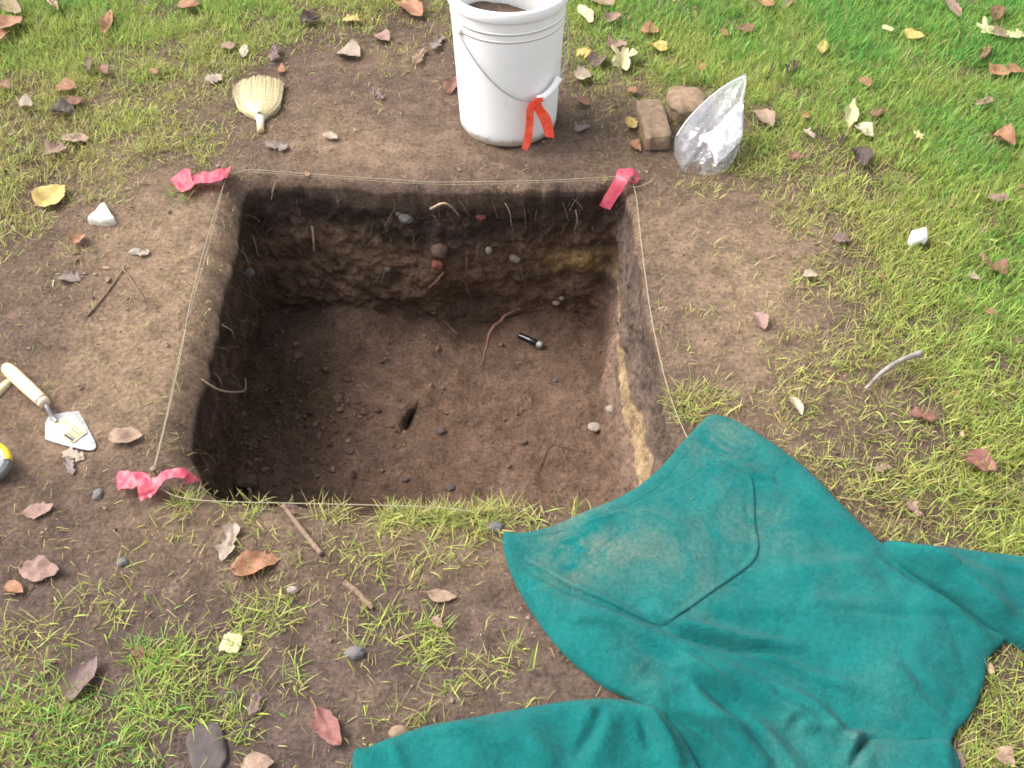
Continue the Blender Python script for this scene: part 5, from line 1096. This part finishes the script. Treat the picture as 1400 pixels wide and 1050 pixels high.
CL = [(545, 690, 28, 110, 2.6), (585, 692, 26, 130, 3), (625, 692, 30, 130, 2.6), (668, 686, 24, 90, 2.6), (720, 690, 26, 60, 2.2), (790, 694, 28, 30, 2), (535, 715, 26, 80, 2.5), (655, 715, 26, 90, 3), (450, 690, 24, 40, 2), (920, 552, 18, 70, 2.8), (950, 545, 24, 90, 1.6), (975, 560, 26, 90, 1.6), (940, 570, 16, 60, 2),
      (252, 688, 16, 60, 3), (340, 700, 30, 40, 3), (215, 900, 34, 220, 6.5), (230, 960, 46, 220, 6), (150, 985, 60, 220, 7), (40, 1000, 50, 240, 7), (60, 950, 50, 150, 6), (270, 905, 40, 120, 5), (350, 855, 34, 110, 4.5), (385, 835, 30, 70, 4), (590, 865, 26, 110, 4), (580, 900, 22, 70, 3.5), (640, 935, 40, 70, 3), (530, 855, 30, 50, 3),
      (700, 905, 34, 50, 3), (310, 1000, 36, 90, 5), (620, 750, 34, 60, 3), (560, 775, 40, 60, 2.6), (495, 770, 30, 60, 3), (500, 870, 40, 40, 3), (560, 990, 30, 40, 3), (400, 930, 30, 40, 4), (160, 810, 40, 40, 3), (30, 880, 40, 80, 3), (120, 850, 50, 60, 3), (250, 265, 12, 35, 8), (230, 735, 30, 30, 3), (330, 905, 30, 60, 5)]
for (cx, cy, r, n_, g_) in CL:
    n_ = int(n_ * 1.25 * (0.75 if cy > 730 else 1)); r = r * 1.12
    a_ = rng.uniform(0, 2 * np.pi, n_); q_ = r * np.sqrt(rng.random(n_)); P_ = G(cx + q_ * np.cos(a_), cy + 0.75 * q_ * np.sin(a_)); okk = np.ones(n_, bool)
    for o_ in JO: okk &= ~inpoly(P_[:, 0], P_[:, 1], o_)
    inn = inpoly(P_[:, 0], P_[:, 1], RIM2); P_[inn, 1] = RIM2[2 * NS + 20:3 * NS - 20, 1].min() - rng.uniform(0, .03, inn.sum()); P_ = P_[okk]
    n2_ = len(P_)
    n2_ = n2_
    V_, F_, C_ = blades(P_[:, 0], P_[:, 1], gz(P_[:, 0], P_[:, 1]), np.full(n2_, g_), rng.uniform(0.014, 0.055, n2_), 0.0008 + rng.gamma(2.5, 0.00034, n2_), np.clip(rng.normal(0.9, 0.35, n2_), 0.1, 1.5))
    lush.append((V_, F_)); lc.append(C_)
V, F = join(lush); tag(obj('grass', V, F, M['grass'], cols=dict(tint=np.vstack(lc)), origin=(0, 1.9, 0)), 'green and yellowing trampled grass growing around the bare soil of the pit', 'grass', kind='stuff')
# loose straw and dead blades on the soil
n_ = 60000; x = rng.uniform(-2.0, 2.0, n_); y = rng.uniform(0.4, 3.3, n_); px, py = proj(P3(x, y)); dn = gmap(DEN, px, py)
pr_ = np.clip(0.10 + 0.35 * (dn > 0.25) + 0.25 * fbm(P3(x * 6, y * 6), 3, 531), 0, 1); ok = (px > -100) & (px < 1500) & (py > -60) & (py < 1150) & (rng.random(n_) < pr_) & allowed(x, y); x, y = x[ok], y[ok]; n_ = len(x)
V, F, C_ = blades(x, y, gz(x, y) + 0.002, np.full(n_, 0.3), rng.uniform(0.005, 0.028, n_), rng.uniform(0.0006, 0.0016, n_), np.full(n_, 1.5))
C_ = C_ * np.repeat(rng.uniform(0.25, 0.95, (n_, 1)), 9, 0)
tag(obj('straw_litter', V, F, M['straw'], cols=dict(tint=C_), origin=(0, 1.8, 0)), 'bits of dry straw and dead blades strewn over the bare soil', 'straw', kind='stuff')
# crumbs of soil
v1, f1 = ico(1)
def crumbs(name, P_, size, colr_, label):
    n = len(P_); sc_ = size[:, None, None] * rng.uniform(0.55, 1.2, (n, 1, 3)) * np.array([1, 1, 0.75]); jit_ = 1 + 0.33 * rng.normal(0, 1, (n, len(v1), 1)).clip(-1.5, 1.5)
    V = P_[:, None] + v1[None] * sc_ * jit_; Fc = (np.arange(n) * len(v1))[:, None, None] + f1[None]
    Cc = np.repeat(colr_ * rng.uniform(0.6, 1.25, (n, 1)), len(v1), 0)
    return tag(obj(name, V.reshape(-1, 3), [Fc.reshape(-1, 3)], M['crumb'], cols=dict(tint=Cc), origin=(0, 1.8, 0), smooth=False), label, 'soil', kind='stuff')
n_ = 22000; x = rng.uniform(-1.9, 1.9, n_); y = rng.uniform(0.45, 3.0, n_); px, py = proj(P3(x, y)); ok = (px > -80) & (px < 1480) & (py > -20) & (py < 1120) & allowed(x, y) & (rng.random(n_) < np.clip(0.45 + fbm(P3(x * 7, y * 7), 3, 541), 0.05, 1)); x, y = x[ok], y[ok]
sz = np.minimum(rng.exponential(0.0010, len(x)) + 0.0007, 0.007)
mx = sstep(-0.3, 0.5, fbm(P3(x * 6, y * 6), 3, 543))[:, None]
crumbs('soil_crumbs', P3(x, y, gz(x, y) + sz * 0.3), sz, np.array([0.14, 0.097, 0.073]) * (1 - mx) + np.array([0.23, 0.165, 0.115]) * mx, 'loose soil crumbs scattered over the bare ground around the pit')
fpts = A[n_w0 + int(MW * .93):, :, :].reshape(-1, 3); fcol = colr[n_w0 + int(MW * .93):].reshape(-1, 3)
pxx, pyy = proj(fpts); wt = 0.12 + 2.5 * np.exp(-((pxx - 410) / 80) ** 2 - ((pyy - 570) / 80) ** 2) + 1.5 * np.exp(-((pxx - 345) / 30) ** 2); dens_w = np.linalg.norm(fpts[:, :2] - CF[:2], axis=1); wt = wt * dens_w
idx = rng.choice(len(fpts), 2100, p=wt / wt.sum()); sz = np.minimum(rng.exponential(0.0019, len(idx)) + 0.0010, 0.011)
crumbs('pit_rubble', fpts[idx] + np.stack([rng.normal(0, .004, len(idx)), rng.normal(0, .004, len(idx)), sz * 0.35], -1), sz, np.maximum(fcol[idx], np.array([0.085, 0.055, 0.038])) * 1.1, 'loose soil clods and gravel lying on the pit floor')
# hair roots in the pit walls
wr_ = []; 
wi = rng.integers(n_w0 + 3, n_w0 + int(MW * 0.75), 520); wj = rng.integers(0, N, 520)
for i, j in zip(wi, wj):
    if rng.random() > 1.15 - (i - n_w0) / MW: continue
    p = A[i, j]; nn = nr[i, j]; L_ = rng.uniform(0.012, 0.05); dv_ = nn * 0.5 + rng.normal(0, .5, 3) + np.array([0, 0, -0.6]); dv_ /= np.linalg.norm(dv_)
    c = np.array([p - nn * .002, p + dv_ * L_ * .5 + nn * .004, p + dv_ * L_ + np.array([0, 0, -L_ * .3])]); wr_.append(tube(catmull(c, 3), rng.uniform(0.0002, 0.0006), 4, False))
V, F = join(wr_); tag(obj('hair_roots', V, F, flat_mat('hair_root', (0.20, 0.145, 0.10), 0.9, 0.3, 200, 0.0), origin=(0, 1.6, 0)), 'hair thin roots dangling from the upper pit walls', 'roots', kind='stuff')

# little bits of broken leaf among the grass and on the soil
n_ = 1700; x = rng.uniform(-2.0, 2.0, n_); y = rng.uniform(0.45, 3.5, n_); px, py = proj(P3(x, y))
ok = (px > -60) & (px < 1460) & (py > -60) & (py < 1100) & allowed(x, y) & (rng.random(n_) < np.clip(0.28 + 0.06 * gmap(DEN, px, py) * (py < 420) + 0.6 * fbm(P3(x * 4, y * 4), 3, 551), 0.03, 1)); x, y = x[ok], y[ok]; n_ = len(x)
dens = gmap(DEN, px[ok], py[ok]); a6 = np.linspace(0, 2 * np.pi, 7)[:-1]; az = rng.uniform(0, 6.28, n_)[:, None]; sz = (0.0018 + rng.gamma(1.6, 0.0012, n_))[:, None]
rr6 = sz * (0.65 + 0.5 * rng.random((n_, 6))); lx = rr6 * np.cos(a6) * 1.5; ly = rr6 * np.sin(a6) * 0.8; V = np.stack([x[:, None] + lx * np.cos(az) - ly * np.sin(az), y[:, None] + lx * np.sin(az) + ly * np.cos(az), (gz(x, y) + 0.003 + 0.0012 * dens)[:, None] + rng.normal(0, 0.0016, (n_, 6)) + 0.25 * ly * rng.normal(0, 1, (n_, 1))], -1)
V = np.concatenate([V, V.mean(1, keepdims=True) + np.array([0, 0, 0.001])], 1); k = np.arange(6); F = (np.arange(n_) * 7)[:, None, None] + np.stack([k, (k + 1) % 6, np.full(6, 6)], -1)[None]
pal = np.array([[.22, .11, .07], [.28, .15, .10], [.14, .085, .065], [.32, .20, .12], [.20, .13, .10], [.36, .27, .17]]); cc = pal[rng.integers(0, 6, n_)] * rng.uniform(0.6, 1.1, (n_, 1))
tag(obj('leaf_fragments', V.reshape(-1, 3), [F.reshape(-1, 3)], M['straw'], cols=dict(tint=np.repeat(cc, 7, 0)), origin=(0, 1.8, 0), smooth=False), 'crumbled bits of brown leaf strewn through the grass and soil', 'leaf litter', kind='stuff')
